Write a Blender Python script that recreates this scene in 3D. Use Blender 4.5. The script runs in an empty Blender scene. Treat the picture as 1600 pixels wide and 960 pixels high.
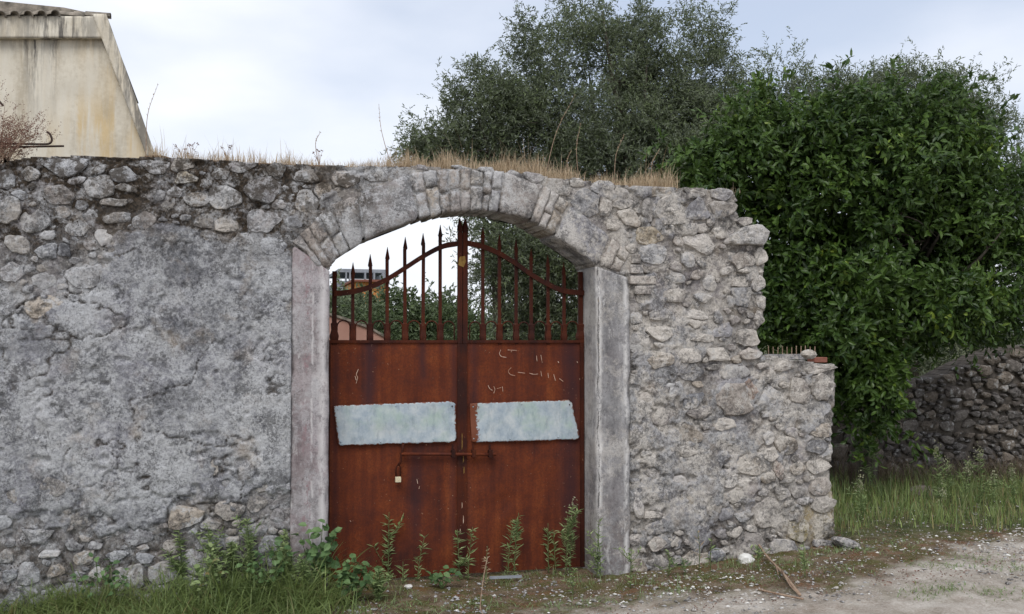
import bpy, math, random
import numpy as np
from mathutils import Vector

# ------------------------------------------------------------------ scene, camera, sky, sun
S = bpy.context.scene
COL = S.collection
F = 1600.0                      # focal length in photograph pixels
YAW = math.radians(15.5)
PITCH = math.atan(53 / F)
CAM = np.array([0.0, -7.94, 1.92])
_f0 = np.array([math.sin(YAW), math.cos(YAW), 0]); _up = np.array([0, 0, 1.0])
RIGHT = np.array([math.cos(YAW), -math.sin(YAW), 0])
FWD = _f0 * math.cos(PITCH) + _up * math.sin(PITCH)
UPV = _up * math.cos(PITCH) - _f0 * math.sin(PITCH)

cd = bpy.data.cameras.new('camera'); cam = bpy.data.objects.new('camera', cd); COL.objects.link(cam)
cd.sensor_width = 36; cd.lens = 36 * F / 1600; cd.clip_start = 0.05; cd.clip_end = 3000
cam.location = CAM
cam.rotation_euler = (math.pi / 2 + PITCH, 0, -YAW)
S.camera = cam

SUN_EL, SUN_AZ = math.radians(52), math.radians(205)      # azimuth from +Y towards +X: behind the camera, to its left
w = bpy.data.worlds.new('World'); S.world = w; w.use_nodes = True
nt = w.node_tree; nt.nodes.clear()
wo = nt.nodes.new('ShaderNodeOutputWorld'); bg = nt.nodes.new('ShaderNodeBackground')
sky = nt.nodes.new('ShaderNodeTexSky'); sky.sky_type = 'NISHITA'; sky.sun_disc = False
sky.sun_elevation = SUN_EL; sky.sun_rotation = SUN_AZ; sky.dust_density = 2.0
tc = nt.nodes.new('ShaderNodeTexCoord'); mp = nt.nodes.new('ShaderNodeMapping')
mp.inputs['Scale'].default_value = (1, 1, 2.6); mp.inputs['Location'].default_value = (0.35, 0.1, 0.05)
nz = nt.nodes.new('ShaderNodeTexNoise'); nz.inputs['Scale'].default_value = 1.9; nz.inputs['Detail'].default_value = 7
nz.inputs['Roughness'].default_value = 0.45
cr = nt.nodes.new('ShaderNodeValToRGB'); cr.color_ramp.elements[0].position = 0.36; cr.color_ramp.elements[1].position = 0.60
cr.color_ramp.elements[0].color = (0.58, 0.58, 0.58, 1); cr.color_ramp.elements[1].color = (1, 1, 1, 1)
ccol = nt.nodes.new('ShaderNodeValToRGB')
ccol.color_ramp.elements[0].position = 0.30; ccol.color_ramp.elements[0].color = (6.3, 6.9, 8.2, 1)
ccol.color_ramp.elements[1].position = 0.66; ccol.color_ramp.elements[1].color = (8.7, 8.8, 9.1, 1)
mixs = nt.nodes.new('ShaderNodeMixRGB')
nt.links.new(tc.outputs['Generated'], mp.inputs['Vector']); nt.links.new(mp.outputs[0], nz.inputs['Vector'])
nt.links.new(nz.outputs['Fac'], cr.inputs[0]); nt.links.new(nz.outputs['Fac'], ccol.inputs[0])
nt.links.new(cr.outputs[0], mixs.inputs[0]); nt.links.new(sky.outputs[0], mixs.inputs[1]); nt.links.new(ccol.outputs[0], mixs.inputs[2])
nt.links.new(mixs.outputs[0], bg.inputs[0]); nt.links.new(bg.outputs[0], wo.inputs[0])
bg.inputs[1].default_value = 0.10

sl = bpy.data.lights.new('sun', 'SUN'); sl.energy = 1.5; sl.angle = math.radians(30); sl.color = (1, 0.965, 0.92)
so = bpy.data.objects.new('sun', sl); COL.objects.link(so)
sd = Vector((math.sin(SUN_AZ) * math.cos(SUN_EL), math.cos(SUN_AZ) * math.cos(SUN_EL), math.sin(SUN_EL)))
so.rotation_euler = sd.to_track_quat('Z', 'Y').to_euler(); so.location = (0, -5, 12)
S.view_settings.view_transform = 'Standard'; S.view_settings.look = 'None'; S.view_settings.gamma = 1
S.view_settings.exposure = 0.38

rng = np.random.default_rng(11); R = random.Random(5)

# ------------------------------------------------------------------ pixels of the photograph to places in the world
def ray(u, v): return FWD + RIGHT * (u - 800) / F + UPV * (480 - v) / F
def on_y(u, v, y): d = ray(u, v); return CAM + d * ((y - CAM[1]) / d[1])
def on_z(u, v, z): d = ray(u, v); return CAM + d * ((z - CAM[2]) / d[2])
def at(u, v, depth): return CAM + ray(u, v) * depth
def wp(u, v): p = on_y(u, v, 0.0); return np.array([p[0], p[2]])
def project(P):
    D = P - CAM; z = D @ FWD
    z = np.where(np.abs(z) < 1e-3, 1e-3, z)
    return 800 + F * (D @ RIGHT) / z, 480 - F * (D @ UPV) / z

# ------------------------------------------------------------------ noise
def _hash(ix, iy, iz):
    h = (ix.astype(np.int64) * 374761393 + iy.astype(np.int64) * 668265263 + iz.astype(np.int64) * 2147483647) & 0xffffffff
    h = ((h ^ (h >> 13)) * 1274126177) & 0xffffffff
    h = ((h ^ (h >> 16)) * 2246822519) & 0xffffffff
    return ((h ^ (h >> 15)) & 0xffffff) / float(0xffffff)
def vnoise(x, y, z=0.0):
    x = np.asarray(x, float); y = np.asarray(y, float); z = np.zeros_like(x) + z
    xi, yi, zi = np.floor(x), np.floor(y), np.floor(z)
    fx, fy, fz = x - xi, y - yi, z - zi
    fx = fx * fx * (3 - 2 * fx); fy = fy * fy * (3 - 2 * fy); fz = fz * fz * (3 - 2 * fz)
    r = 0
    for a in (0, 1):
        for b in (0, 1):
            for c in (0, 1):
                r = r + _hash(xi + a, yi + b, zi + c) * (fx if a else 1 - fx) * (fy if b else 1 - fy) * (fz if c else 1 - fz)
    return r
def fbm(x, y, z=0.0, oct=4, gain=0.5):
    x = np.asarray(x, float); y = np.asarray(y, float)
    s, a, t = 0, 1.0, 0
    for k in range(oct):
        s = s + a * vnoise(x * 2 ** k + 17.3 * k, y * 2 ** k + 5.1 * k, np.asarray(z) * 2 ** k + 3.7 * k); t += a; a *= gain
    return s / t
def sstep(a, b, x): t = np.clip((x - a) / (b - a), 0, 1); return t * t * (3 - 2 * t)

# ------------------------------------------------------------------ objects
WL = {}
def tag(o, label, cat, group=None):
    o['label'] = label; o['category'] = cat
    if group: o['group'] = group
    return o
def thing(name, label, cat, loc=(0, 0, 0), group=None):
    o = bpy.data.objects.new(name, None); COL.objects.link(o); o.empty_display_size = 0.1
    o.location = [float(c) for c in loc]; WL[o.name] = np.array(loc, float)
    return tag(o, label, cat, group)
def link(name, me, parent=None, origin=(0, 0, 0)):
    o = bpy.data.objects.new(name, me); COL.objects.link(o)
    origin = np.array(origin, float); WL[o.name] = origin
    if parent is not None:
        o.parent = parent; o.location = [float(c) for c in origin - WL[parent.name]]
    else: o.location = [float(c) for c in origin]
    return o
def npmesh(name, V, faces, mat=None, smooth=False, attrs=None):
    """V (n,3); faces: list of (m,k) index arrays"""
    me = bpy.data.meshes.new(name)
    V = np.ascontiguousarray(V, np.float32)
    me.vertices.add(len(V)); me.vertices.foreach_set('co', V.ravel())
    faces = [np.asarray(f, np.int32) for f in faces if len(f)]
    idx = np.concatenate([f.ravel() for f in faces]); tot = np.concatenate([np.full(len(f), f.shape[1], np.int32) for f in faces])
    st = np.concatenate([[0], np.cumsum(tot)[:-1]]).astype(np.int32)
    me.loops.add(len(idx)); me.loops.foreach_set('vertex_index', idx)
    me.polygons.add(len(tot)); me.polygons.foreach_set('loop_start', st); me.polygons.foreach_set('loop_total', tot)
    me.polygons.foreach_set('use_smooth', np.full(len(tot), smooth, bool))
    for k, a in (attrs or {}).items():
        at_ = me.attributes.new(k, 'FLOAT', 'POINT'); at_.data.foreach_set('value', np.ascontiguousarray(a, np.float32))
    me.update(calc_edges=True)
    if mat: me.materials.append(mat)
    return me
class MB:
    def __init__(s): s.v = []; s.f = []
    def add(s, V, Fc):
        b = len(s.v); s.v.extend([tuple(map(float, p)) for p in V]); s.f.extend([tuple(b + i for i in f) for f in Fc])
    def box(s, a, b):
        x0, y0, z0 = a; x1, y1, z1 = b
        s.add([(x0, y0, z0), (x1, y0, z0), (x1, y1, z0), (x0, y1, z0), (x0, y0, z1), (x1, y0, z1), (x1, y1, z1), (x0, y1, z1)],
              [(0, 3, 2, 1), (4, 5, 6, 7), (0, 1, 5, 4), (1, 2, 6, 5), (2, 3, 7, 6), (3, 0, 4, 7)])
    def prism(s, pts, y0, y1):           # outline in (x,z), extruded in y
        n = len(pts); V = [(p[0], y0, p[1]) for p in pts] + [(p[0], y1, p[1]) for p in pts]
        s.add(V, [tuple(range(n)), tuple(range(2 * n - 1, n - 1, -1))] + [(i, n + i, n + (i + 1) % n, (i + 1) % n) for i in range(n)])
    def tube(s, pts, rad, n=8, flat=1.0, cap=True):
        pts = [np.array(p, float) for p in pts]
        if not hasattr(rad, '__len__'): rad = [rad] * len(pts)
        V = []; prev = None
        for i, p in enumerate(pts):
            t = pts[min(i + 1, len(pts) - 1)] - pts[max(i - 1, 0)]; t = t / (np.linalg.norm(t) + 1e-9)
            if prev is None:
                a = np.array([0, 1.0, 0]) if abs(t[1]) < 0.9 else np.array([1.0, 0, 0])
            else: a = prev
            a = a - t * (a @ t); a /= np.linalg.norm(a) + 1e-9; prev = a; b = np.cross(t, a)
            for k in range(n):
                g = 2 * math.pi * (k + .5) / n; V.append(p + rad[i] * (a * math.cos(g) * flat + b * math.sin(g)))
        Fc = []
        for i in range(len(pts) - 1):
            for k in range(n):
                Fc.append((i * n + k, i * n + (k + 1) % n, (i + 1) * n + (k + 1) % n, (i + 1) * n + k))
        if cap: Fc += [tuple(range(n - 1, -1, -1)), tuple((len(pts) - 1) * n + k for k in range(n))]
        s.add(V, Fc)
    def build(s, name, mat, parent=None, origin=(0, 0, 0), smooth=False, bevel=0):
        me = bpy.data.meshes.new(name); o = np.array(origin, float)
        me.from_pydata([tuple(np.array(p) - o) for p in s.v], [], s.f); me.update()
        if mat: me.materials.append(mat)
        if smooth: me.polygons.foreach_set('use_smooth', [True] * len(me.polygons))
        ob = link(name, me, parent, origin)
        if bevel:
            m = ob.modifiers.new('bevel', 'BEVEL'); m.width = bevel; m.segments = 2; m.limit_method = 'ANGLE'
        return ob
def spline(P, n=8):
    P = [np.array(p, float) for p in P]; Q = [2 * P[0] - P[1]] + P + [2 * P[-1] - P[-2]]; out = []
    for i in range(1, len(Q) - 2):
        for k in range(n):
            t = k / n
            out.append(.5 * (2 * Q[i] + (Q[i + 1] - Q[i - 1]) * t + (2 * Q[i - 1] - 5 * Q[i] + 4 * Q[i + 1] - Q[i + 2]) * t * t + (3 * Q[i] - Q[i - 1] - 3 * Q[i + 1] + Q[i + 2]) * t ** 3))
    return out + [P[-1]]

# ------------------------------------------------------------------ materials
class Mt:
    def __init__(s, name, rough=0.9, spec=0.25):
        s.m = bpy.data.materials.new(name); s.m.use_nodes = True; s.t = s.m.node_tree
        s.b = s.t.nodes['Principled BSDF']; s.b.inputs['Roughness'].default_value = rough; s.b.inputs['Specular IOR Level'].default_value = spec
        s.pos = s.t.nodes.new('ShaderNodeNewGeometry').outputs['Position']
        s.h = None
    def val(s, x, i, node):
        if hasattr(x, 'is_linked') or hasattr(x, 'node'): s.t.links.new(x, node.inputs[i])
        else:
            node.inputs[i].default_value = x if not (isinstance(x, tuple) and len(x) == 3 and node.inputs[i].type == 'RGBA') else (*x, 1)
    def map(s, scale, loc=(0, 0, 0), rot=(0, 0, 0)):
        n = s.t.nodes.new('ShaderNodeMapping'); s.t.links.new(s.pos, n.inputs[0]); n.inputs['Scale'].default_value = scale
        n.inputs['Location'].default_value = loc; n.inputs['Rotation'].default_value = rot; return n.outputs[0]
    def noise(s, scale, detail=6, rough=0.6, vec=None, dist=0):
        n = s.t.nodes.new('ShaderNodeTexNoise'); s.t.links.new(vec or s.pos, n.inputs['Vector'])
        n.inputs['Scale'].default_value = scale; n.inputs['Detail'].default_value = detail; n.inputs['Roughness'].default_value = rough
        n.inputs['Distortion'].default_value = dist
        return n.outputs['Fac']
    def vor(s, scale, vec=None, feat='F1', out='Distance'):
        n = s.t.nodes.new('ShaderNodeTexVoronoi'); s.t.links.new(vec or s.pos, n.inputs['Vector']); n.feature = feat
        n.inputs['Scale'].default_value = scale; return n.outputs[out]
    def ramp(s, f, stops, interp='LINEAR'):
        n = s.t.nodes.new('ShaderNodeValToRGB'); s.t.links.new(f, n.inputs[0]); e = n.color_ramp.elements; n.color_ramp.interpolation = interp
        while len(e) < len(stops): e.new(0.5)
        for k, (p, c) in enumerate(stops):
            e[k].position = p; e[k].color = (c, c, c, 1) if not isinstance(c, tuple) else (*c, 1)
        return n.outputs[0]
    def mix(s, f, a, b, mode='MIX'):
        n = s.t.nodes.new('ShaderNodeMixRGB'); n.blend_type = mode
        for i, x in enumerate((f, a, b)):
            if isinstance(x, tuple): n.inputs[i].default_value = (*x, 1)
            elif isinstance(x, (int, float)): n.inputs[i].default_value = x if i == 0 else (x, x, x, 1)
            else: s.t.links.new(x, n.inputs[i])
        return n.outputs[0]
    def math(s, op, a, b=0.0):
        n = s.t.nodes.new('ShaderNodeMath'); n.operation = op
        for i, x in enumerate((a, b)):
            if isinstance(x, (int, float)): n.inputs[i].default_value = x
            else: s.t.links.new(x, n.inputs[i])
        return n.outputs[0]
    def attr(s, name):
        n = s.t.nodes.new('ShaderNodeAttribute'); n.attribute_name = name; return n.outputs['Fac']
    def rand(s): return s.t.nodes.new('ShaderNodeObjectInfo').outputs['Random']
    def back(s): return s.t.nodes.new('ShaderNodeNewGeometry').outputs['Backfacing']
    def color(s, c):
        if isinstance(c, tuple): s.b.inputs['Base Color'].default_value = (*c, 1)
        else: s.t.links.new(c, s.b.inputs['Base Color'])
    def bump(s, h, strength=0.5, dist=0.01):
        n = s.t.nodes.new('ShaderNodeBump'); n.inputs['Strength'].default_value = strength; n.inputs['Distance'].default_value = dist
        s.t.links.new(h, n.inputs['Height'])
        if s.h: s.t.links.new(s.h, n.inputs['Normal'])
        s.h = n.outputs[0]; s.t.links.new(s.h, s.b.inputs['Normal'])
    def rough(s, r): s.t.links.new(r, s.b.inputs['Roughness'])

def weather(m, c, k=1.0, growth=None):
    """lime wash remnants and black lichen that run across stones and mortar alike"""
    n = m.t.nodes.new('ShaderNodeSeparateXYZ'); m.t.links.new(m.pos, n.inputs[0]); side = m.ramp(m.math('MULTIPLY', n.outputs[0], 0.2), [(0.38, 0.0), (0.58, 1.0)])
    patch = m.noise(3.4, 4, 0.6, m.map((1, 1, 1), (5, 2, 8))); brk = m.noise(17, 9, 0.82, m.map((1, 1, 1), (2, 7, 1)), 0.5)
    wv = m.math('ADD', m.math('MULTIPLY', patch, 0.5), m.math('MULTIPLY', brk, 0.62))
    white = m.mix(side, (0.52, 0.53, 0.545), (0.61, 0.57, 0.515))
    white = m.mix(m.ramp(m.noise(75, 5, 0.8), [(0.38, 1.0), (0.54, 0.0)]), white, m.mix(1.0, white, 0.52, 'MULTIPLY'))
    c = m.mix(m.math('MULTIPLY', m.ramp(wv, [(0.535, 0.0), (0.60, 1.0)]), 0.88 * k), c, white)
    lp = m.math('ADD', m.math('MULTIPLY', m.noise(5, 3, 0.6, m.map((1, 1, 1), (9, 9, 9))), 0.45), m.math('MULTIPLY', m.noise(44, 6, 0.85, m.map((1, 1, 1), (1, 5, 3))), 0.66))
    c = m.mix(m.math('MULTIPLY', m.ramp(lp, [(0.575, 0.0), (0.615, 1.0)]), 0.72 * k), c, (0.045, 0.045, 0.048))
    if growth:
        z = m.ramp(m.math('MULTIPLY', n.outputs[2], 0.25), [(0.66, 0.0), (0.76, 1.0)]); x = m.ramp(m.math('MULTIPLY', m.math('ADD', n.outputs[0], 2.0), 0.2), [(0.60, 1.0), (0.68, 0.0)])
        gm = m.math('MULTIPLY', m.math('MULTIPLY', z, x), m.ramp(m.noise(11, 7, 0.75), [(0.475, 0.0), (0.55, 1.0)])); c = m.mix(m.math('MULTIPLY', gm, 0.85), c, (0.05, 0.04, 0.03))
    return c
def mortar_material():
    m = Mt('lime_mortar_and_render', 0.95, 0.15)
    big = m.noise(1.7, 5, 0.55); mid = m.noise(9, 8, 0.72, dist=0.6); fine = m.noise(48, 6, 0.75); grit = m.noise(130, 3, 0.7)
    st = m.noise(3.0, 6, 0.6, m.map((2.2, 2.2, 0.7)))
    a = m.math('ADD', m.math('MULTIPLY', mid, 0.42), m.math('MULTIPLY', fine, 0.38)); a = m.math('ADD', a, m.math('MULTIPLY', big, 0.32)); a = m.math('ADD', a, m.math('MULTIPLY', st, 0.16))
    pl = m.ramp(a, [(0.47, (0.045, 0.047, 0.055)), (0.56, (0.135, 0.139, 0.155)), (0.64, (0.235, 0.24, 0.258)), (0.70, (0.36, 0.365, 0.375)), (0.80, (0.55, 0.555, 0.56))])
    mo = m.ramp(a, [(0.49, (0.05, 0.042, 0.035)), (0.57, (0.15, 0.131, 0.113)), (0.65, (0.27, 0.245, 0.22)), (0.75, (0.46, 0.43, 0.395))])
    c = m.mix(m.attr('plaster'), mo, pl)
    pb = m.math('MULTIPLY', m.attr('pale'), m.ramp(m.noise(20, 7, 0.78, m.map((1, 1, 1), (3, 3, 3)), 0.8), [(0.42, 0.0), (0.53, 1.0)]))
    c = m.mix(m.math('MULTIPLY', pb, 0.85), c, m.ramp(fine, [(0.35, (0.33, 0.335, 0.34)), (0.6, (0.60, 0.605, 0.61))]))
    dk = m.math('MULTIPLY', m.attr('soot'), m.ramp(m.noise(26, 7, 0.8, m.map((1, 1, 1), (8, 3, 5)), 0.8), [(0.46, 0.0), (0.56, 1.0)]))
    c = m.mix(m.math('MULTIPLY', dk, 0.7), c, (0.075, 0.078, 0.085))
    c = m.mix(m.math('MULTIPLY', m.ramp(m.noise(4.3, 4, 0.6, m.map((1, 1, 1), (3, 1, 7))), [(0.55, 0.0), (0.72, 1.0)]), 0.45), c, m.mix(0.7, c, (0.36, 0.26, 0.15)))
    c = m.mix(m.math('MULTIPLY', m.ramp(m.noise(3.1, 4, 0.6, m.map((1, 1, 1), (9, 4, 2))), [(0.5, 0.0), (0.66, 1.0)]), 0.15), c, (0.30, 0.28, 0.37))
    c = m.mix(m.attr('yellow'), c, (0.36, 0.25, 0.045))
    c = weather(m, c, 0.86)
    dots = m.ramp(m.noise(34, 5, 0.8, m.map((1, 1, 1), (5, 5, 5))), [(0.60, 0.0), (0.66, 1.0)])
    c = m.mix(m.math('MULTIPLY', dots, 0.62), c, (0.04, 0.04, 0.042))
    g = m.math('MULTIPLY', m.attr('growth'), m.ramp(m.math('ADD', m.math('MULTIPLY', m.noise(15, 7, 0.75), 0.6), m.math('MULTIPLY', m.noise(3.3, 3, 0.6), 0.4)), [(0.43, 0.0), (0.52, 1.0)]))
    c = m.mix(g, c, m.mix(m.ramp(fine, [(0.4, 0.0), (0.6, 1.0)]), (0.022, 0.019, 0.016), (0.07, 0.053, 0.038)))
    c = m.mix(m.math('MULTIPLY', m.ramp(grit, [(0.3, 1.0), (0.5, 0.0)]), 0.5), c, m.mix(1.0, c, 0.5, 'MULTIPLY'))
    m.color(c)
    m.bump(mid, 0.8, 0.02); m.bump(fine, 0.8, 0.008); m.bump(grit, 0.6, 0.003)
    return m.m
def stone_material(name, lo, mid_, hi, tint_w=0.5, moss=0.0, wash=0.85):
    m = Mt(name, 0.92, 0.2)
    r = m.rand()
    big = m.noise(6, 4, 0.6); mid = m.noise(22, 7, 0.7, dist=0.4); fine = m.noise(85, 5, 0.75)
    a = m.math('ADD', m.math('MULTIPLY', mid, 0.5), m.math('MULTIPLY', fine, 0.33)); a = m.math('ADD', a, m.math('MULTIPLY', big, 0.25))
    a = m.math('ADD', a, m.math('MULTIPLY', m.math('SUBTRACT', r, 0.5), 0.10))
    c = m.ramp(a, [(0.40, lo), (0.53, mid_), (0.68, hi)])
    wr = m.ramp(m.math('FRACT', m.math('MULTIPLY', r, 7.31)), [(0.0, (0.36, 0.31, 0.25)), (0.35, (0.30, 0.29, 0.29)), (0.6, (0.25, 0.26, 0.29)), (0.85, (0.36, 0.33, 0.32)), (1.0, (0.30, 0.25, 0.25))], 'CONSTANT')
    c = m.mix(tint_w, c, m.mix(1.0, c, m.mix(1.0, wr, 3.1, 'MULTIPLY'), 'MULTIPLY'))
    c = m.mix(m.math('MULTIPLY', m.ramp(m.noise(12, 4, 0.6, m.map((1, 1, 1), (4, 8, 1))), [(0.56, 0.0), (0.64, 1.0)]), 0.6), c, (0.47, 0.465, 0.45))
    c = m.mix(m.math('MULTIPLY', m.ramp(m.noise(38, 5, 0.8, m.map((1, 1, 1), (7, 2, 9))), [(0.59, 0.0), (0.65, 1.0)]), 0.65), c, (0.04, 0.038, 0.038))
    if wash: c = weather(m, c, wash, True)
    if moss: c = m.mix(m.ramp(m.noise(9, 5, 0.7), [(0.48, 0.0), (0.58, moss)]), c, (0.05, 0.04, 0.028))
    m.color(c); m.bump(mid, 0.9, 0.015); m.bump(fine, 0.8, 0.005)
    return m.m
M = {}
M['mortar'] = mortar_material()
M['stone_grey'] = stone_material('grey_limestone', (0.08, 0.08, 0.085), (0.25, 0.25, 0.255), (0.47, 0.47, 0.47), 0.45)
M['stone_pale'] = stone_material('pale_limestone', (0.20, 0.195, 0.19), (0.40, 0.39, 0.38), (0.58, 0.57, 0.55), 0.35)
M['stone_warm'] = stone_material('warm_limestone', (0.11, 0.10, 0.09), (0.30, 0.278, 0.252), (0.52, 0.49, 0.455), 0.4)
M['stone_tan'] = stone_material('tan_limestone', (0.17, 0.14, 0.10), (0.40, 0.35, 0.27), (0.55, 0.51, 0.44), 0.2)
M['stone_yellow'] = stone_material('ochre_lichened_stone', (0.08, 0.07, 0.05), (0.24, 0.21, 0.13), (0.42, 0.30, 0.08), 0.2)
M['stone_red'] = stone_material('reddish_stone', (0.12, 0.085, 0.07), (0.29, 0.22, 0.185), (0.43, 0.37, 0.33), 0.2)
M['stone_lilac'] = stone_material('lilac_grey_dressed_stone', (0.12, 0.115, 0.118), (0.28, 0.27, 0.272), (0.45, 0.44, 0.44), 0.35)
M['stone_back'] = stone_material('dark_field_stone', (0.045, 0.040, 0.036), (0.13, 0.116, 0.104), (0.26, 0.235, 0.21), 0.4, wash=0)  # darker, unwashed stone for the field wall and its boulder
M['brick'] = stone_material('pale_thin_brick', (0.14, 0.125, 0.115), (0.33, 0.30, 0.28), (0.50, 0.47, 0.445), 0.2)

def jamb_material(name, cols, pink, lines):
    m = Mt(name, 0.9, 0.2)
    v = m.map((1.6, 1.6, 0.35)); a = m.noise(3.2, 7, 0.65, v); f = m.noise(55, 5, 0.75); md = m.noise(12, 7, 0.7)
    s = m.math('ADD', m.math('MULTIPLY', a, 0.55), m.math('ADD', m.math('MULTIPLY', f, 0.2), m.math('MULTIPLY', md, 0.27)))
    c = m.ramp(s, [(0.40, cols[0]), (0.52, cols[1]), (0.66, cols[2])])
    if pink: c = m.mix(m.math('MULTIPLY', m.ramp(m.noise(1.6, 5, 0.6, m.map((1, 1, .8), (2, 3, 0.4))), [(0.42, 0.0), (0.62, 1.0)]), pink), c, (0.25, 0.185, 0.20))
    c = weather(m, c, 0.45)
    n = m.t.nodes.new('ShaderNodeSeparateXYZ'); m.t.links.new(m.pos, n.inputs[0]); low = m.ramp(n.outputs[2], [(0.0, 1.0), (1.0, 0.0)]); c = m.mix(m.math('MULTIPLY', low, m.ramp(m.noise(8, 7, 0.8), [(0.44, 0.0), (0.56, 0.8)])), c, (0.13, 0.105, 0.10))
    c = m.mix(m.math('MULTIPLY', m.ramp(m.noise(26, 6, 0.8, m.map((1, 1, .6), (1, 9, 4))), [(0.57, 0.0), (0.66, 1.0)]), 0.6), c, (0.06, 0.055, 0.06))
    c = m.mix(m.math('MULTIPLY', m.ramp(m.noise(14, 6, 0.7, m.map((1, 1, .5), (6, 2, 4))), [(0.60, 0.0), (0.68, 1.0)]), 0.75), c, (0.5, 0.49, 0.48))
    wob = m.math('MULTIPLY', m.math('SUBTRACT', m.noise(6, 6, 0.75, m.map((0.2, 0.2, 1))), 0.5), 0.05)
    for (lx, wd_, col, thr) in lines:      # long flaked or cracked streaks down the render
        d_ = m.math('ABSOLUTE', m.math('SUBTRACT', m.math('ADD', n.outputs[0], wob), lx)); near = m.ramp(m.math('DIVIDE', d_, wd_), [(0.0, 1.0), (1.0, 0.0)])
        c = m.mix(m.math('MULTIPLY', near, m.ramp(m.noise(9, 7, 0.8, m.map((1, 1, .5), (lx, 2, 3))), [(thr, 0.0), (thr + .06, 1.0)])), c, col)
    m.color(c); m.bump(md, 0.5, 0.01); m.bump(f, 0.6, 0.004); return m.m
M['jamb_left'] = jamb_material('pinkish_render', [(0.14, 0.12, 0.12), (0.29, 0.262, 0.264), (0.47, 0.45, 0.45)], 0.5, [(0.70, 0.05, (0.52, 0.50, 0.50), 0.42), (0.62, 0.012, (0.50, 0.48, 0.48), 0.47), (0.58, 0.05, (0.24, 0.155, 0.165), 0.54)])
M['jamb_right'] = jamb_material('grey_render', [(0.14, 0.137, 0.14), (0.28, 0.277, 0.28), (0.47, 0.465, 0.465)], 0.12, [(2.935, 0.03, (0.60, 0.585, 0.57), 0.44), (2.93, 0.010, (0.05, 0.045, 0.045), 0.46), (3.17, 0.03, (0.56, 0.55, 0.54), 0.47), (2.94, 0.03, (0.34, 0.22, 0.07), 0.60)])

def rust_material(name, k=1.0, dark=0.0):
    k *= .93; m = Mt(name, 0.8, 0.18)
    st = m.noise(2.6, 6, 0.6, m.map((3.2, 3.2, 0.28))); bl = m.noise(3.5, 6, 0.65); f = m.noise(70, 5, 0.7); st2 = m.noise(9, 5, 0.65, m.map((3, 3, 0.12), (4, 0, 1)))
    s = m.math('ADD', m.math('MULTIPLY', st, 0.42), m.math('ADD', m.math('MULTIPLY', bl, 0.47), m.math('MULTIPLY', st2, 0.13)))
    s = m.math('SUBTRACT', s, dark)
    c = m.ramp(s, [(0.37, (0.045 * k, 0.013 * k, 0.010 * k)), (0.45, (0.092 * k, 0.022 * k, 0.011 * k)), (0.53, (0.138 * k, 0.032 * k, 0.012 * k)), (0.66, (0.225 * k, 0.060 * k, 0.019 * k))])
    c = m.mix(m.math('MULTIPLY', m.ramp(f, [(0.42, 1.0), (0.55, 0.0)]), 0.35), c, (0.04, 0.014, 0.01))
    c = m.mix(m.math('MULTIPLY', m.attr('streak'), 0.85), c, (0.04, 0.017, 0.02))
    c = m.mix(m.ramp(m.noise(60, 3, 0.6, m.map((1, 1, 1), (2, 8, 3))), [(0.70, 0.0), (0.74, 0.7)]), c, (0.40, 0.25, 0.16))
    m.color(c); m.rough(m.ramp(bl, [(0.3, 0.7), (0.7, 0.92)])); m.bump(f, 0.35, 0.002); m.bump(bl, 0.25, 0.01); return m.m
M['rust_sheet'] = rust_material('rusted_sheet_steel', 1.0)
M['rust_bar'] = rust_material('rusted_iron_bar', 0.60, 0.06)
M['rust_dark'] = rust_material('dark_rusted_iron', 0.45, 0.06)
def flat_mat(name, c1, c2, scale=20, rough=0.85, spec=0.25, vec=(1, 1, 1)):
    m = Mt(name, rough, spec); m.color(m.ramp(m.noise(scale, 6, 0.65, m.map(vec)), [(0.35, c1), (0.65, c2)])); m.bump(m.noise(scale * 3, 4, 0.6), 0.3, 0.004); return m.m
def plate_mat():
    m = Mt('faded_blue_paint_on_sheet', 0.6, 0.35)
    c = m.ramp(m.noise(9, 7, 0.7), [(0.35, (0.27, 0.33, 0.39)), (0.5, (0.37, 0.43, 0.47)), (0.65, (0.48, 0.52, 0.53))])
    c = m.mix(m.ramp(m.noise(5, 5, 0.6, m.map((1, 1, 1), (3, 2, 8))), [(0.5, 0.0), (0.68, 0.7)]), c, (0.33, 0.43, 0.36))
    c = m.mix(m.math('MULTIPLY', m.ramp(m.noise(30, 5, 0.7, m.map((1, 1, .4))), [(0.5, 0.0), (0.7, 1.0)]), 0.5), c, (0.18, 0.22, 0.25))
    e = m.math('SUBTRACT', m.math('ADD', m.attr('edge'), m.math('MULTIPLY', m.noise(28, 6, 0.75), 0.9)), 0.0)
    c = m.mix(m.ramp(e, [(0.86, 0.0), (0.93, 1.0)]), c, (0.15, 0.045, 0.02))
    m.color(c); m.bump(m.noise(40, 5, 0.6), 0.2, 0.003); return m.m
M['plate'] = plate_mat()
M['scratch'] = flat_mat('pale_scratched_metal', (0.36, 0.20, 0.13), (0.58, 0.44, 0.35))
M['yellow_paint'] = flat_mat('old_yellow_paint', (0.14, 0.07, 0.02), (0.30, 0.19, 0.05))
M['brass'] = flat_mat('worn_brass', (0.5, 0.42, 0.25), (0.65, 0.6, 0.45), 60, 0.5)
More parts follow.
